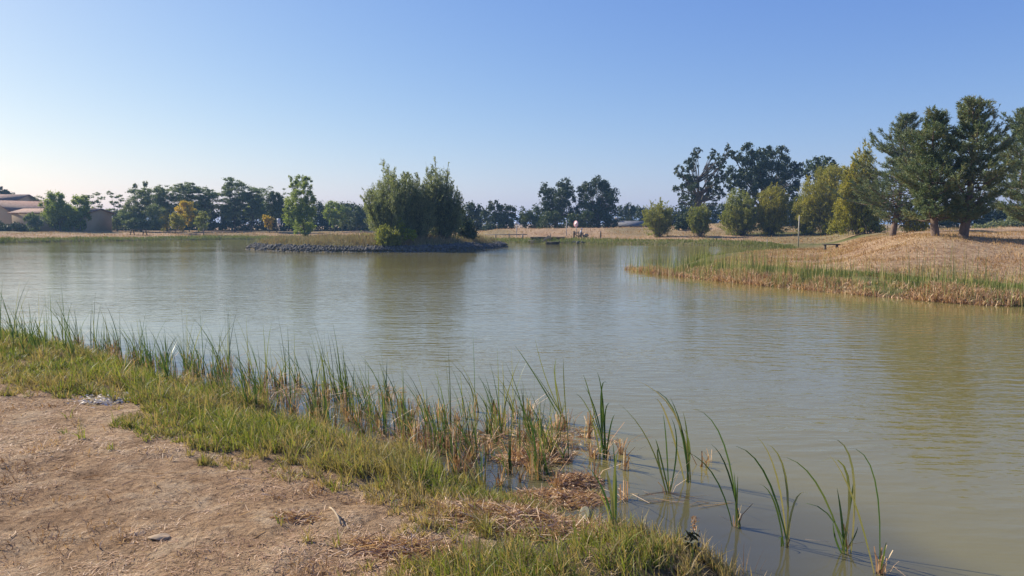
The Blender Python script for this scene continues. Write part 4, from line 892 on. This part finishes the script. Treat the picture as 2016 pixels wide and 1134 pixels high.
# near green grass, growing in tufts
x, y = scatter(95000, -12, 3.5, 2.4, 15.5, 1.5)
k_ = in_view(x, y); x, y = x[k_], y[k_]
h, sd_, _ = H(x, y, True)
cl2 = vn(x, y, .7, 22)
ing = inside(GREEN, x + (vn(x, y, .4, 23) - .5) * .6, y + (vn(x, y, .4, 24) - .5) * .7)
heap = np.exp(-(((x - .12) / .48) ** 2 + ((y - 4.55) / .33) ** 2))
edge_ = dist(GREEN, x, y)
k_ = ing & (sd_ > -.12) & (sd_ < 6) & (rng.random(len(x)) < (.25 + .9 * sst(.25, .6, vn(x, y, .30, 20))) * (1 - .92 * heap)) | (~ing & (sd_ > .3) & (edge_ < .7) & (y < 9) & (rng.random(len(x)) < .005)) 
x, y, cl2, sd_, edge_, ing = x[k_], y[k_], cl2[k_], sd_[k_], edge_[k_], ing[k_]
nt_ = len(x); per = rng.integers(7, 22, nt_); ti = np.repeat(np.arange(nt_), per); n_ = len(ti); print('grass', nt_, n_)
th0 = (.055 + .140 * rng.random(nt_) ** 1.8) * (.65 + .8 * vn(x, y, .55, 26)) * (.55 + .5 * sst(0, .5, edge_)) * (.78 + .22 * sst(4, 6, y)); th0[rng.random(nt_) < .03] *= 1.7
tdry = np.clip(.22 + .55 * sst(.55, .25, cl2) + .35 * sst(.45, .0, edge_) + .35 * sst(.35, .0, sd_) + .25 * sst(5.6, 4.4, y), 0, .85)
tone = rng.random(nt_) * .4 + .3 * vn(x, y, 1.2, 27)
a_ = rng.uniform(0, 6.28, n_); r_ = rng.random(n_) * .035 + .004
bx, by = x[ti] + np.cos(a_) * r_, y[ti] + np.sin(a_) * r_
hb = H(bx, by)
la = np.where(rng.random(n_) < .5, a_ + rng.normal(0, .5, n_), rng.normal(2.7, .9, n_))
V, Fq = blades(np.stack([bx, by, hb - .012], 1), th0[ti] * rng.uniform(.45, 1.2, n_), rng.uniform(.0032, .0070, n_) * (1 + y[ti] / 14), la, np.clip(rng.normal(.5, .27, n_), .05, 1.1), 3)
isdry = rng.random(n_) < tdry[ti]
rn = np.where(isdry, rng.random(n_) * .22, np.clip(.38 + tone[ti] * .5 + rng.random(n_) * .35, 0, 1))
tag(mk('grass', V, Fq, M['grass'], rnd=np.repeat(rn, 3)), 'tufted green grass along the near bank', kind='stuff')
# dry straw litter lying on the near ground
x, y = scatter(560000, -12, 3.2, 2.6, 15, 1.5); k_ = in_view(x, y); x, y = x[k_], y[k_]
h, sd_, _ = H(x, y, True); ing = inside(GREEN, x, y); dens_ = sst(.32, .62, vn(x, y, .45, 30) * .6 + vn(x, y, .11, 31) * .4) * .93 + .07
k_ = (sd_ > .05) & (rng.random(len(x)) < np.where(ing, .25 + .5 * sst(.6, .1, dist(GREEN, x, y)), .8) * dens_); x, y, h = x[k_], y[k_], h[k_]; n_ = len(x); print('straw', n_)
ln = rng.uniform(.012, .055, n_) * np.where(rng.random(n_) < .02, 2.2, 1)
V, Fq = blades(np.stack([x, y, h + .001], 1), ln, rng.uniform(.002, .0055, n_) * (1 + y / 12), rng.uniform(0, 6.28, n_), np.full(n_, 1.0), 2)
V = V.reshape(n_, 3, 2, 3); rs_ = np.clip(.55 * rng.random(n_) + .55 * vn(x, y, .6, 34) + .35 * (rng.random(n_) < .1) - .08, 0, 1); up_ = ((rng.random(n_) ** 1.5 * 1.0 + .03) * (.5 + 1.8 * sst(.62, .85, vn(x, y, .2, 33))))[:, None, None]
V[..., 2] = (h + .002)[:, None, None] + (V[..., 2] - (h + .001)[:, None, None]) * up_
tag(mk('straw_litter', V.reshape(-1, 3), Fq, M['straw'], rnd=np.repeat(rs_, 2)), 'dry cut grass and straw littering the bare near ground', kind='stuff')
# separate longer straws
def strawpile(name, label, px, py, n, sx, sy, sz, L=(.08, .3), cat='straw heap', mat='straw', kind=None, wd=(.003, .007), z0=0., flat=.35, ori=0.3):
    c = G(px, py); c[2] = max(c[2], 0) + z0
    q = rng.normal(size=(n, 3)) * .5; q /= np.maximum(1, np.linalg.norm(q, axis=1))[:, None]
    pos = c + q * A(sx, sy, 0); zz = (1 - np.clip(np.hypot(q[:, 0], q[:, 1]), 0, 1)) * sz * rng.uniform(.2, 1, n); pos[:, 2] = np.maximum(H(pos[:, 0], pos[:, 1]), .0) + zz + .004 + z0
    a = rng.normal(ori, .9, n); el = rng.normal(-.05, flat, n); ln = rng.uniform(*L, n)
    d = np.stack([np.cos(a) * np.cos(el), np.sin(a) * np.cos(el), np.sin(el)], 1)
    sd2 = np.cross(d, unit(n)); sd2 /= np.linalg.norm(sd2, axis=1)[:, None]; ww = rng.uniform(*wd, n)[:, None] / 2
    bow = unit(n) * ln[:, None] * .12
    P0, P1, P2 = pos - d * ln[:, None] / 2, pos + bow, pos + d * ln[:, None] / 2
    V = np.stack([P0 - sd2 * ww, P0 + sd2 * ww, P1 - sd2 * ww, P1 + sd2 * ww, P2 - sd2 * ww * .5, P2 + sd2 * ww * .5], 1).reshape(-1, 3)
    b_ = (np.arange(n) * 6)[:, None]; Fq = np.stack([b_ + [0, 1, 3, 2], b_ + [2, 3, 5, 4]], 1).reshape(-1, 4)
    o = mk(name, V, Fq, M[mat], None, c, np.repeat(rng.random(n), 2)); return tag(o, label, cat, kind=kind)
strawpile('straw_heap', 'large heap of pale dry straw washed up at the water edge', 1050, 1040, 2600, .62, .34, .11, (.05, .28))
strawpile('straw_heap', 'orange-brown matted ball of dead reed in the shallow water', 1135, 950, 1300, .20, .16, .07, (.03, .12), mat='deadreed')
strawpile('straw_heap', 'crumbly brown heap of dead reed among the stubs left of the matted ball', 1050, 905, 1300, .34, .22, .09, (.03, .14), mat='deadreed')
strawpile('straw_heap', 'long low tangle of orange-tan dead reed along the waterline behind the largest heap', 1085, 985, 1500, .42, .20, .06, (.04, .16), mat='deadreed')
strawpile('straw_heap', 'small tan straw wisp lying on the bare ground', 590, 1022, 260, .14, .09, .03, (.03, .10))
strawpile('straw_heap', 'thin straw heap on the lower edge of the green grass', 790, 1085, 700, .30, .18, .04, (.04, .2))
strawpile('floating_debris', 'mat of floating brown reed scraps among the near cattails', 870, 868, 1100, .9, .35, .004, (.02, .10), mat='deadreed', kind='stuff', flat=.03, ori=0)
strawpile('floating_debris', 'mat of floating brown reed scraps near the cattail stubs', 1085, 865, 1100, .62, .5, .004, (.02, .10), mat='deadreed', kind='stuff', flat=.03, ori=0)
strawpile('floating_debris', 'dark reed scraps floating under the left cattail row', 540, 770, 900, 1.6, .5, .004, (.02, .10), mat='deadreed', kind='stuff', flat=.03, ori=0)
strawpile('floating_stems', 'thin broken stems floating toward the open water', 1290, 985, 26, .55, .12, .004, (.15, .5), mat='deadreed', kind='stuff', flat=.01, ori=-.3, wd=(.003, .005))
strawpile('scattered_straws', 'long pale straws scattered over the bare ground', 420, 940, 150, 2.2, 1.1, .01, (.05, .16), mat='straw', kind='stuff', flat=.08, wd=(.003, .006))
def lone_straw(label, px1, py1, px2, py2, w_=.007):
    a, c = G(px1, py1), G(px2, py2); a[2] += .035; c[2] += .008; t = np.linspace(0, 1, 6)[:, None]
    q = MB(); q.tube(a + (c - a) * t + A(0, 0, .02) * np.sin(t * 3.1), w_ / 2, 5); o = q.build('dry_stem', M['drystem'], None, a); tag(o, label, 'stem')
lone_straw('long pale stem crossing the lower edge of the grass', 405, 812, 446, 884, .006)
lone_straw('short thick pale stem lying on bare ground near the green tufts', 650, 1012, 672, 1036, .012)
lone_straw('bent yellow-green stem leaning from the bank into the water', 1400, 1092, 1442, 1042, .012)

# ------------------------------------------------------------------ cattails of the near shore
def curve3(a, c, b_, n=9):
    t = np.linspace(0, 1, n)[:, None]; c = 2 * c - (a + b_) / 2
    return (1 - t) ** 2 * a + 2 * t * (1 - t) * c + t ** 2 * b_
def stubs(b0, n, r, hh=(.06, .2), parent=None, wd=(.006, .014)):
    a = rng.uniform(0, 6.28, n); rr = rng.uniform(0, r, n)
    B = np.stack([b0[0] + np.cos(a) * rr, b0[1] + np.sin(a) * rr, np.full(n, -.03)], 1)
    lg = rng.random(n) < .22
    V, Fq = blades(B, (rng.uniform(*hh, n) + .03) * np.where(lg, 1.9, 1), rng.uniform(*wd, n) * np.where(lg, .6, 1), rng.uniform(0, 6.28, n), np.where(lg, rng.uniform(.6, 1.3, n), np.clip(rng.normal(.2, .2, n), 0, 1)), 2)
    # blunt tips: widen the last ring again
    V = V.reshape(n, 3, 2, 3); mid = V[:, 2].mean(1, keepdims=True); V[:, 2] = mid + (V[:, 1] - V[:, 1].mean(1, keepdims=True)) * .8; V = V.reshape(-1, 3)
    return mk('dead_stubs', V, Fq, M['deadreed'], parent, b0, np.repeat(rng.random(n), 2))
def hero(label, base, leaves, nst=8, wd=.013, r=.035):
    b0 = G(*base); b0[2] = max(b0[2], -.03); t = root('cattail_clump', b0, label, 'cattail clump', 'cattail clumps standing in the near shallows')
    Vs = []; Fs = []; nv = 0; RN = []
    for (mx_, my_, tx, ty) in leaves:
        dy = rng.uniform(-.10, .10); st = b0 + A(rng.normal() * r * .5, rng.normal() * r * .5, -.02)
        mid = P(mx_, my_, b0[1] + dy * .5); tip = P(tx, ty, b0[1] + dy)
        th_ = rng.uniform(-.5, .5); V, Fq = ribbon(curve3(st, mid, tip), wd * rng.uniform(.75, 1.2), A(cos(th_), sin(th_), 0))
        Vs.append(V); Fs.append(Fq + nv); nv += len(V); RN.append(np.full(len(Fq), rng.random()))
    mk('leaves', np.concatenate(Vs), np.concatenate(Fs), M['cattail'], t, b0, np.concatenate(RN))
    if nst: stubs(b0, nst, r * 1.3, parent=t)
c4 = lambda *a: [tuple((1200 if i % 2 == 0 else 700) + v / 2.613 for i, v in enumerate(q)) for q in a]
hero('three long arching leaves standing alone left of the double clump', (1316.7, 972), c4((200, 440, 45, 245), (292, 450, 275, 300), (262, 520, 236, 430), (345, 480, 318, 320), (250, 530, 262, 480)))
hero('tall clump with two leaves bent far left over the open water', (1355, 949), c4((335, 300, 110, 120), (325, 270, 152, 182), (380, 420, 312, 215), (402, 450, 378, 290), (300, 330, 228, 218), (412, 480, 375, 370)), 3)
hero('narrow clump with a broken orange stalk folded at its foot', (1449, 1039), c4((590, 460, 440, 275), (610, 600, 520, 455), (525, 600, 330, 480), (650, 740, 640, 600), (655, 760, 660, 620)), 7)
hero('clump of four upright leaves right of the folded orange stalk', (1546, 1077), c4((790, 590, 600, 465), (860, 620, 755, 415), (905, 620, 800, 450), (950, 760, 1025, 710), (850, 760, 770, 660), (925, 880, 940, 840), (885, 940, 868, 948)), 2)
hero('wide-spread clump with one leaf sweeping low to the left', (1663, 1087), c4((1060, 650, 860, 520), (1070, 775, 820, 848), (1195, 850, 1170, 680), (1250, 580, 1130, 425), (1250, 950, 1278, 880), (1225, 620, 1080, 545), (1240, 760, 1255, 640), (1165, 950, 1150, 850)), 4)
hero('rightmost clump, two long bowed leaves rising from a thick brown stub', (1736, 1131), c4((1365, 640, 1220, 475), (1255, 740, 1130, 510), (1412, 1020, 1424, 960)), 16, r=.028)
c5 = lambda *a: [tuple((700 if i % 2 == 0 else 850) + v / 3.36 for i, v in enumerate(q)) for q in a]
hero('clump at the bank edge with tall crossing leaves right of the mossy rock', (1206, 1052), c5((1650, 420, 1540, 230), (1722, 360, 1700, 60), (1660, 500, 1570, 380), (1690, 400, 1655, 250), (1712, 300, 1740, 120)), 3, wd=.014)
c3 = lambda *a: [tuple((800 if i % 2 == 0 else 620) + v / 3.992 for i, v in enumerate(q)) for q in a]
hero('tall isolated clump at the right end of the crowded cattail row', (1193, 904), c3((1455, 680, 1390, 470), (1545, 700, 1500, 450), (1430, 740, 1310, 620), (1500, 800, 1400, 560), (1530, 640, 1580, 540), (1540, 900, 1530, 560), (1600, 900, 1640, 780), (1560, 800, 1610, 690), (1480, 900, 1430, 810)), 14, r=.06)
hero('green and straw tuft with a pale bent leaf just inside the row', (1115, 835), c3((1210, 700, 1150, 400), (1120, 560, 1010, 180), (1040, 520, 850, 235), (1170, 520, 1180, 340), (1240, 560, 1235, 350), (1170, 700, 1000, 440), (1230, 750, 1260, 690)), 16, r=.07)
def clump(label, px, py, n, hh, name='cattail_clump', nst=10, r=.07, lean=None):
    b0 = G(px, py); b0[2] = max(b0[2], -.04) if b0[2] > 0 else -.04
    t = root(name, b0, label, 'cattail clump', 'cattail clumps standing in the near shallows')
    a = rng.uniform(0, 6.28, n); rr = rng.uniform(0, r, n) * .8
    B = np.stack([b0[0] + np.cos(a) * rr, b0[1] + np.sin(a) * rr, np.full(n, b0[2] - .02)], 1)
    hs = hh * rng.uniform(.35, 1.15, n); la = np.where(rng.random(n) < .72, rng.normal(pi * .95, .7, n), rng.uniform(0, 6.28, n))
    bend = np.clip(rng.normal(.28, .2, n), .03, 1.0)
    V, Fq = blades(B, hs, rng.uniform(.008, .0145, n), la, bend, 5)
    # leaf faces mostly turned to the light wind, some leaves snapped over
    mk('leaves', V, Fq, M['cattail'], t, b0, np.repeat(rng.random(n) * .8, 5))
    if nst: stubs(b0, nst, r * 1.2, (.05, .22), t)
xs_ = np.array([-40, 0, 200, 380, 520, 640, 740, 860, 960, 1110]); out_ = np.array([655, 660, 686, 716, 742, 768, 786, 802, 812, 828]); in_ = np.array([688, 694, 716, 772, 815, 852, 878, 925, 965, 960])
row = [(505, 772), (612, 800), (672, 812), (742, 838), (800, 860), (868, 872), (925, 880), (985, 880), (1030, 900), (1060, 935), (1092, 872), (1100, 905)]
row += [(q, np.interp(q, xs_, out_) + (np.interp(q, xs_, in_) - np.interp(q, xs_, out_)) * rng.random()) for q in list(rng.uniform(-30, 420, 82)) + list(rng.uniform(420, 1115, 100))]
zone = ['at the left end of the near row', "in the near row's left part", "in the near row's middle", "right of the near row's middle", "in the near row's crowded right part"]
for i, (px, py) in enumerate(row):
    px += rng.normal() * 4; py += rng.normal() * 3
    z = int(np.searchsorted([210, 420, 640, 880], px))
    dd = 2988 / (py - 440); k_ = float(rng.uniform(.6, 1.35)); nl_ = int(rng.integers(4, 11))
    ref = np.interp(px, [0, 300, 500, 1110], [84, 92, 112, 118]); hh_ = min(ref / F * dd * k_ * 1.12, 1.0)
    ns_ = int(rng.integers(4, 22))
    lab = ('tall' if k_ > 1.1 else 'mid-height' if k_ > .82 else 'short') + (' sparse' if nl_ < 6 else ' bushy' if nl_ > 9 else '') + ' cattail clump ' + ('full of brown stubs ' if ns_ > 15 else '') + zone[z]
    clump(lab, px, py, nl_, hh_, nst=ns_)
# brown stubs standing on their own
sx = [(520, 760, 5), (545, 758, 5), (430, 770, 4), (575, 815, 6), (645, 790, 8), (790, 800, 6), (835, 880, 10), (880, 890, 7), (1010, 905, 10), (1065, 915, 7), (1160, 862, 8), (1165, 900, 10), (1228, 985, 7), (1228, 925, 6),
      (1382, 918, 4), (1400, 912, 3), (1170, 945, 8), (1100, 960, 8), (925, 905, 8), (1225, 895, 9), (700, 835, 7), (975, 815, 9), (1045, 815, 9), (905, 930, 8)]
sx += [(q, np.interp(q, xs_, out_) + (np.interp(q, xs_, in_) + 8 - np.interp(q, xs_, out_)) * rng.random(), int(rng.integers(4, 10))) for q in rng.uniform(20, 1180, 85)]
for px, py, k_ in sx:
    b0 = G(px, py); b0[2] = 0
    o = stubs(b0, k_ * 2, .045, (.05, .17), None, (.008, .018)); o.name = 'reed_stub'; o.location = b0
    tag(o, ('thick cluster of brown cut cattail stubs ' if k_ > 7 else 'few brown cut cattail stubs ') + zone[int(np.searchsorted([210, 420, 640, 880], px))], 'reed stub', 'brown cut cattail stubs in the near shallows')
# thin green rushes at the lower bank edge
def rush(label, px, py, n, hh, mat='cattail'):
    b0 = G(px, py); B = b0 + rng.normal(size=(n, 3)) * A(.035, .035, 0) - A(0, 0, .02)
    V, Fq = blades(B, hh * rng.uniform(.5, 1.1, n), rng.uniform(.003, .007, n), rng.uniform(0, 6.28, n), np.clip(rng.normal(.25, .15, n), 0, .8), 4)
    tag(mk('rush_tuft', V, Fq, M[mat], None, b0, np.repeat(rng.random(n), 4)), label, 'rush tuft', 'thin rush tufts at the lower bank edge')
rush('thin green rush tuft left of the dark leafy weed', 1320, 1090, 8, .24)
rush('thin green rush tuft in water between bank edge and three-leaf clump', 1255, 1030, 6, .2)
rush('pale seeding grass tuft at the lower right tip of the bank', 1470, 1125, 9, .32, 'straw')
rush('pale grass tuft rising beside the tall crossing leaves', 1180, 1060, 9, .3, 'straw')
rush('green rush tuft against the top edge of the straw heap', 990, 985, 12, .24)
# dark weed
b0 = G(1358, 1092); t = root('leafy_weed', b0, 'dark leafy weed with a brown flower spike at the bank edge', 'weed')
q = MB(); q.tube([b0, b0 + A(.01, 0, .09), b0 + A(.025, 0, .19)], [.004, .003, .002], 5); q.build('stem', M['bark'], t, b0)
C_ = b0 + np.stack([rng.normal(0, .022, 34) + .01, rng.normal(0, .02, 34), rng.uniform(.02, .14, 34)], 1); V, Fc = leafq(C_, .05, .018, A(0, 0, .4), .9); mk('leaves', V, Fc, M['weed'], t, b0, rng.random(34) * .6)
C_ = b0 + np.stack([rng.normal(0, .010, 70) + .022, rng.normal(0, .01, 70), rng.uniform(.14, .22, 70)], 1); V, Fc = leafq(C_, .02, .009, A(0, 0, .6), .9); mk('flower_spike', V, Fc, M['deadreed'], t, b0, rng.random(70))

# ------------------------------------------------------------------ reed bed of the right spit
spit = [W0(px, py) for px, py in [(1238, 530), (1290, 539), (1350, 545), (1400, 551), (1480, 560), (1560, 567), (1650, 576), (1760, 586), (1850, 594), (1930, 600), (2016, 604), (2110, 613)]]
sp_ = np.array(spit); seg = np.linalg.norm(np.diff(sp_, axis=0), axis=1); cum = np.concatenate([[0], np.cumsum(seg)])
def along(n, o0, o1, u0=0, u1=1, bias=1.0):
    u = cum[-1] * (u0 + (u1 - u0) * rng.random(n)); x = np.interp(u, cum, sp_[:, 0]); y = np.interp(u, cum, sp_[:, 1])
    d = sp_[-1] - sp_[0]; d /= np.linalg.norm(d); nrm = A(-d[1], d[0]); nrm = nrm if nrm[1] > 0 else -nrm
    o = o0 + (o1 - o0) * rng.random(n) ** bias
    return x + nrm[0] * o, y + nrm[1] * o, u / cum[-1], o
def bed(n, o0, o1, h0, h1, w0, w1, rlo, rhi, bend=.2, u0=0, u1=1, name='reed_bed', label='', mat='reed', bias=1., patch=None, k=3, tag_=True):
    x, y, u, o = along(n, o0, o1, u0, u1, bias)
    if patch: kk = rng.random(len(x)) < sst(patch[0], patch[1], vn(x, y, patch[2], 40)); x, y = x[kk], y[kk]
    n = len(x); hz_ = np.maximum(H(x, y), -.03); hv = .45 + 1.1 * vn(x, y, .9, 41)
    V, Fq = blades(np.stack([x, y, hz_], 1), rng.uniform(h0, h1, n) * hv, rng.uniform(w0, w1, n), rng.uniform(0, 6.28, n), np.clip(rng.normal(bend, bend * .6, n), 0, 1), k)
    return V, Fq, np.repeat(rlo + (rhi - rlo) * rng.random(n), k)
def join(parts, name, label, mat):
    nv = 0; Vs = []; Fs = []; Rn = []
    for V, Fq, r_ in parts: Vs.append(V); Fs.append(Fq + nv); Rn.append(r_); nv += len(V)
    return tag(mk(name, np.concatenate(Vs), np.concatenate(Fs), M[mat], rnd=np.concatenate(Rn)), label, kind='stuff')
join([bed(360, -.6, 2.6, .5, 1.15, .012, .02, .2, 1, .10, 0, .40), bed(380, -.25, 1.6, .45, 1.15, .011, .018, .0, 1, .08, .35, 1), bed(4200, -.15, 1.2, .12, .34, .010, .018, .0, 1, .3, 0.05, 1, patch=(.25, .6, .8)),
      bed(900, 0, 3.0, .3, .8, .009, .015, .0, 1, .12, 0.05, 1)], 'reed_bed', 'green and straw coloured reeds fringing the spit on the right', 'reed')
join([bed(22000, -.25, .9, .06, .29, .014, .03, 0, 1, .75, .05, 1, patch=(.15, .45, .5)), bed(2200, -.3, 1.4, .1, .3, .012, .024, 0, 1, .4, 0, .3)], 'dead_reeds', 'brown and tan dead reed leaves matted at the foot of the reed bed', 'deadreed')
join([bed(20000, .7, 2.8, .05, .20, .012, .02, .3, 1, .3, .16, 1, patch=(.2, .5, 1.1))], 'bank_grass', 'green grass strip between the reed bed and the dry field', 'fargrass')
# ------------------------------------------------------------------ green strip and reeds of the far shore
farpts = np.array([W0(*p) for p in right_px[11:]])
def shore(n, o0, o1, h0, h1, w0, w1, lo, hi):
    s_ = np.linalg.norm(np.diff(farpts, axis=0), axis=1); c_ = np.concatenate([[0], np.cumsum(s_)]); u = rng.random(n) * c_[-1]
    x = np.interp(u, c_, farpts[:, 0]); y = np.interp(u, c_, farpts[:, 1]) + o0 + (o1 - o0) * rng.random(n) ** 1.6
    h, s2, i2 = H(x, y, True); kk = (s2 > -.15) & ~i2; x, y, h = x[kk], y[kk], h[kk]; n = len(x)
    V, Fq = blades(np.stack([x, y, h], 1), rng.uniform(h0, h1, n) * (.5 + vn(x, y, 1.5, 50)), rng.uniform(w0, w1, n), rng.uniform(0, 6.28, n), np.clip(rng.normal(.3, .2, n), 0, 1), 2)
    return V, Fq, np.repeat(lo + (hi - lo) * rng.random(n), 2)
join([shore(30000, -.3, 4.5, .12, .36, .03, .06, .25, 1)], 'bank_grass', 'rough green grass along the far shore', 'fargrass')
# dry tall grass on the island
x, y = scatter(60000, -21, 1, 52, 70); h, s2, i2 = H(x, y, True); kk = i2 & (s2 > .45); x, y, h, s2 = x[kk], y[kk], h[kk], s2[kk]; n_ = len(x)
V, Fq = blades(np.stack([x, y, h - .03], 1), rng.uniform(.15, .55, n_) * (.5 + vn(x, y, 1.2, 51)) * sst(.2, 1.1, s2), rng.uniform(.02, .045, n_), rng.uniform(0, 6.28, n_), np.clip(rng.normal(.25, .2, n_), 0, 1), 2)
tag(mk('dry_grass', V, Fq, M['islandgrass'], rnd=np.repeat(rng.random(n_), 2)), 'tall dry grass covering the top of the island', kind='stuff')
# dry grass of the mound and far field
def field(n, x0, x1, y0, y1, hh, wd, cond, k=2):
    x, y = scatter(n, x0, x1, y0, y1); kk = in_view(x, y); x, y = x[kk], y[kk]
    h, s2, i2 = H(x, y, True); kk = cond(x, y, s2) & ~i2 & (rng.random(len(x)) < .25 + .75 * sst(.3, .7, vn(x, y, 1.4, 60))); x, y, h = x[kk], y[kk], h[kk]; n = len(x)
    V, Fq = blades(np.stack([x, y, h - .01], 1), rng.uniform(*hh, n) * (.4 + 1.2 * vn(x, y, .8, 61)), rng.uniform(*wd, n), rng.normal(2.8, 1.2, n), np.clip(rng.normal(.55, .25, n), 0, 1), k)
    return V, Fq, np.repeat(np.clip(rng.random(n) * .7 + .3 * vn(x, y, 2, 62), 0, 1), k)
join([field(120000, 8, 34, 19, 52, (.05, .16), (.015, .03), lambda x, y, s: s > 1.6), field(70000, -65, 62, 64, 112, (.08, .22), (.04, .09), lambda x, y, s: s > 2.2)], 'dry_grass', 'dry tan grass of the mound and the far field', 'drygrass')

# ------------------------------------------------------------------ the air: faint blue morning haze
m = bpy.data.materials.new('haze'); m.use_nodes = True; n = m.node_tree.nodes; l = m.node_tree.links
n.remove(n['Principled BSDF']); pv = n.new('ShaderNodeVolumePrincipled'); pv.inputs['Color'].default_value = (.34, .62, 1, 1); pv.inputs['Density'].default_value = .00055; pv.inputs['Anisotropy'].default_value = .1
l.new(pv.outputs[0], n['Material Output'].inputs['Volume'])
q = MB(); q.box((0, 0, 6.5), (3400, 3400, 17)); o = q.build('haze', m); tag(o, 'faint blue haze over the pond', kind='stuff')
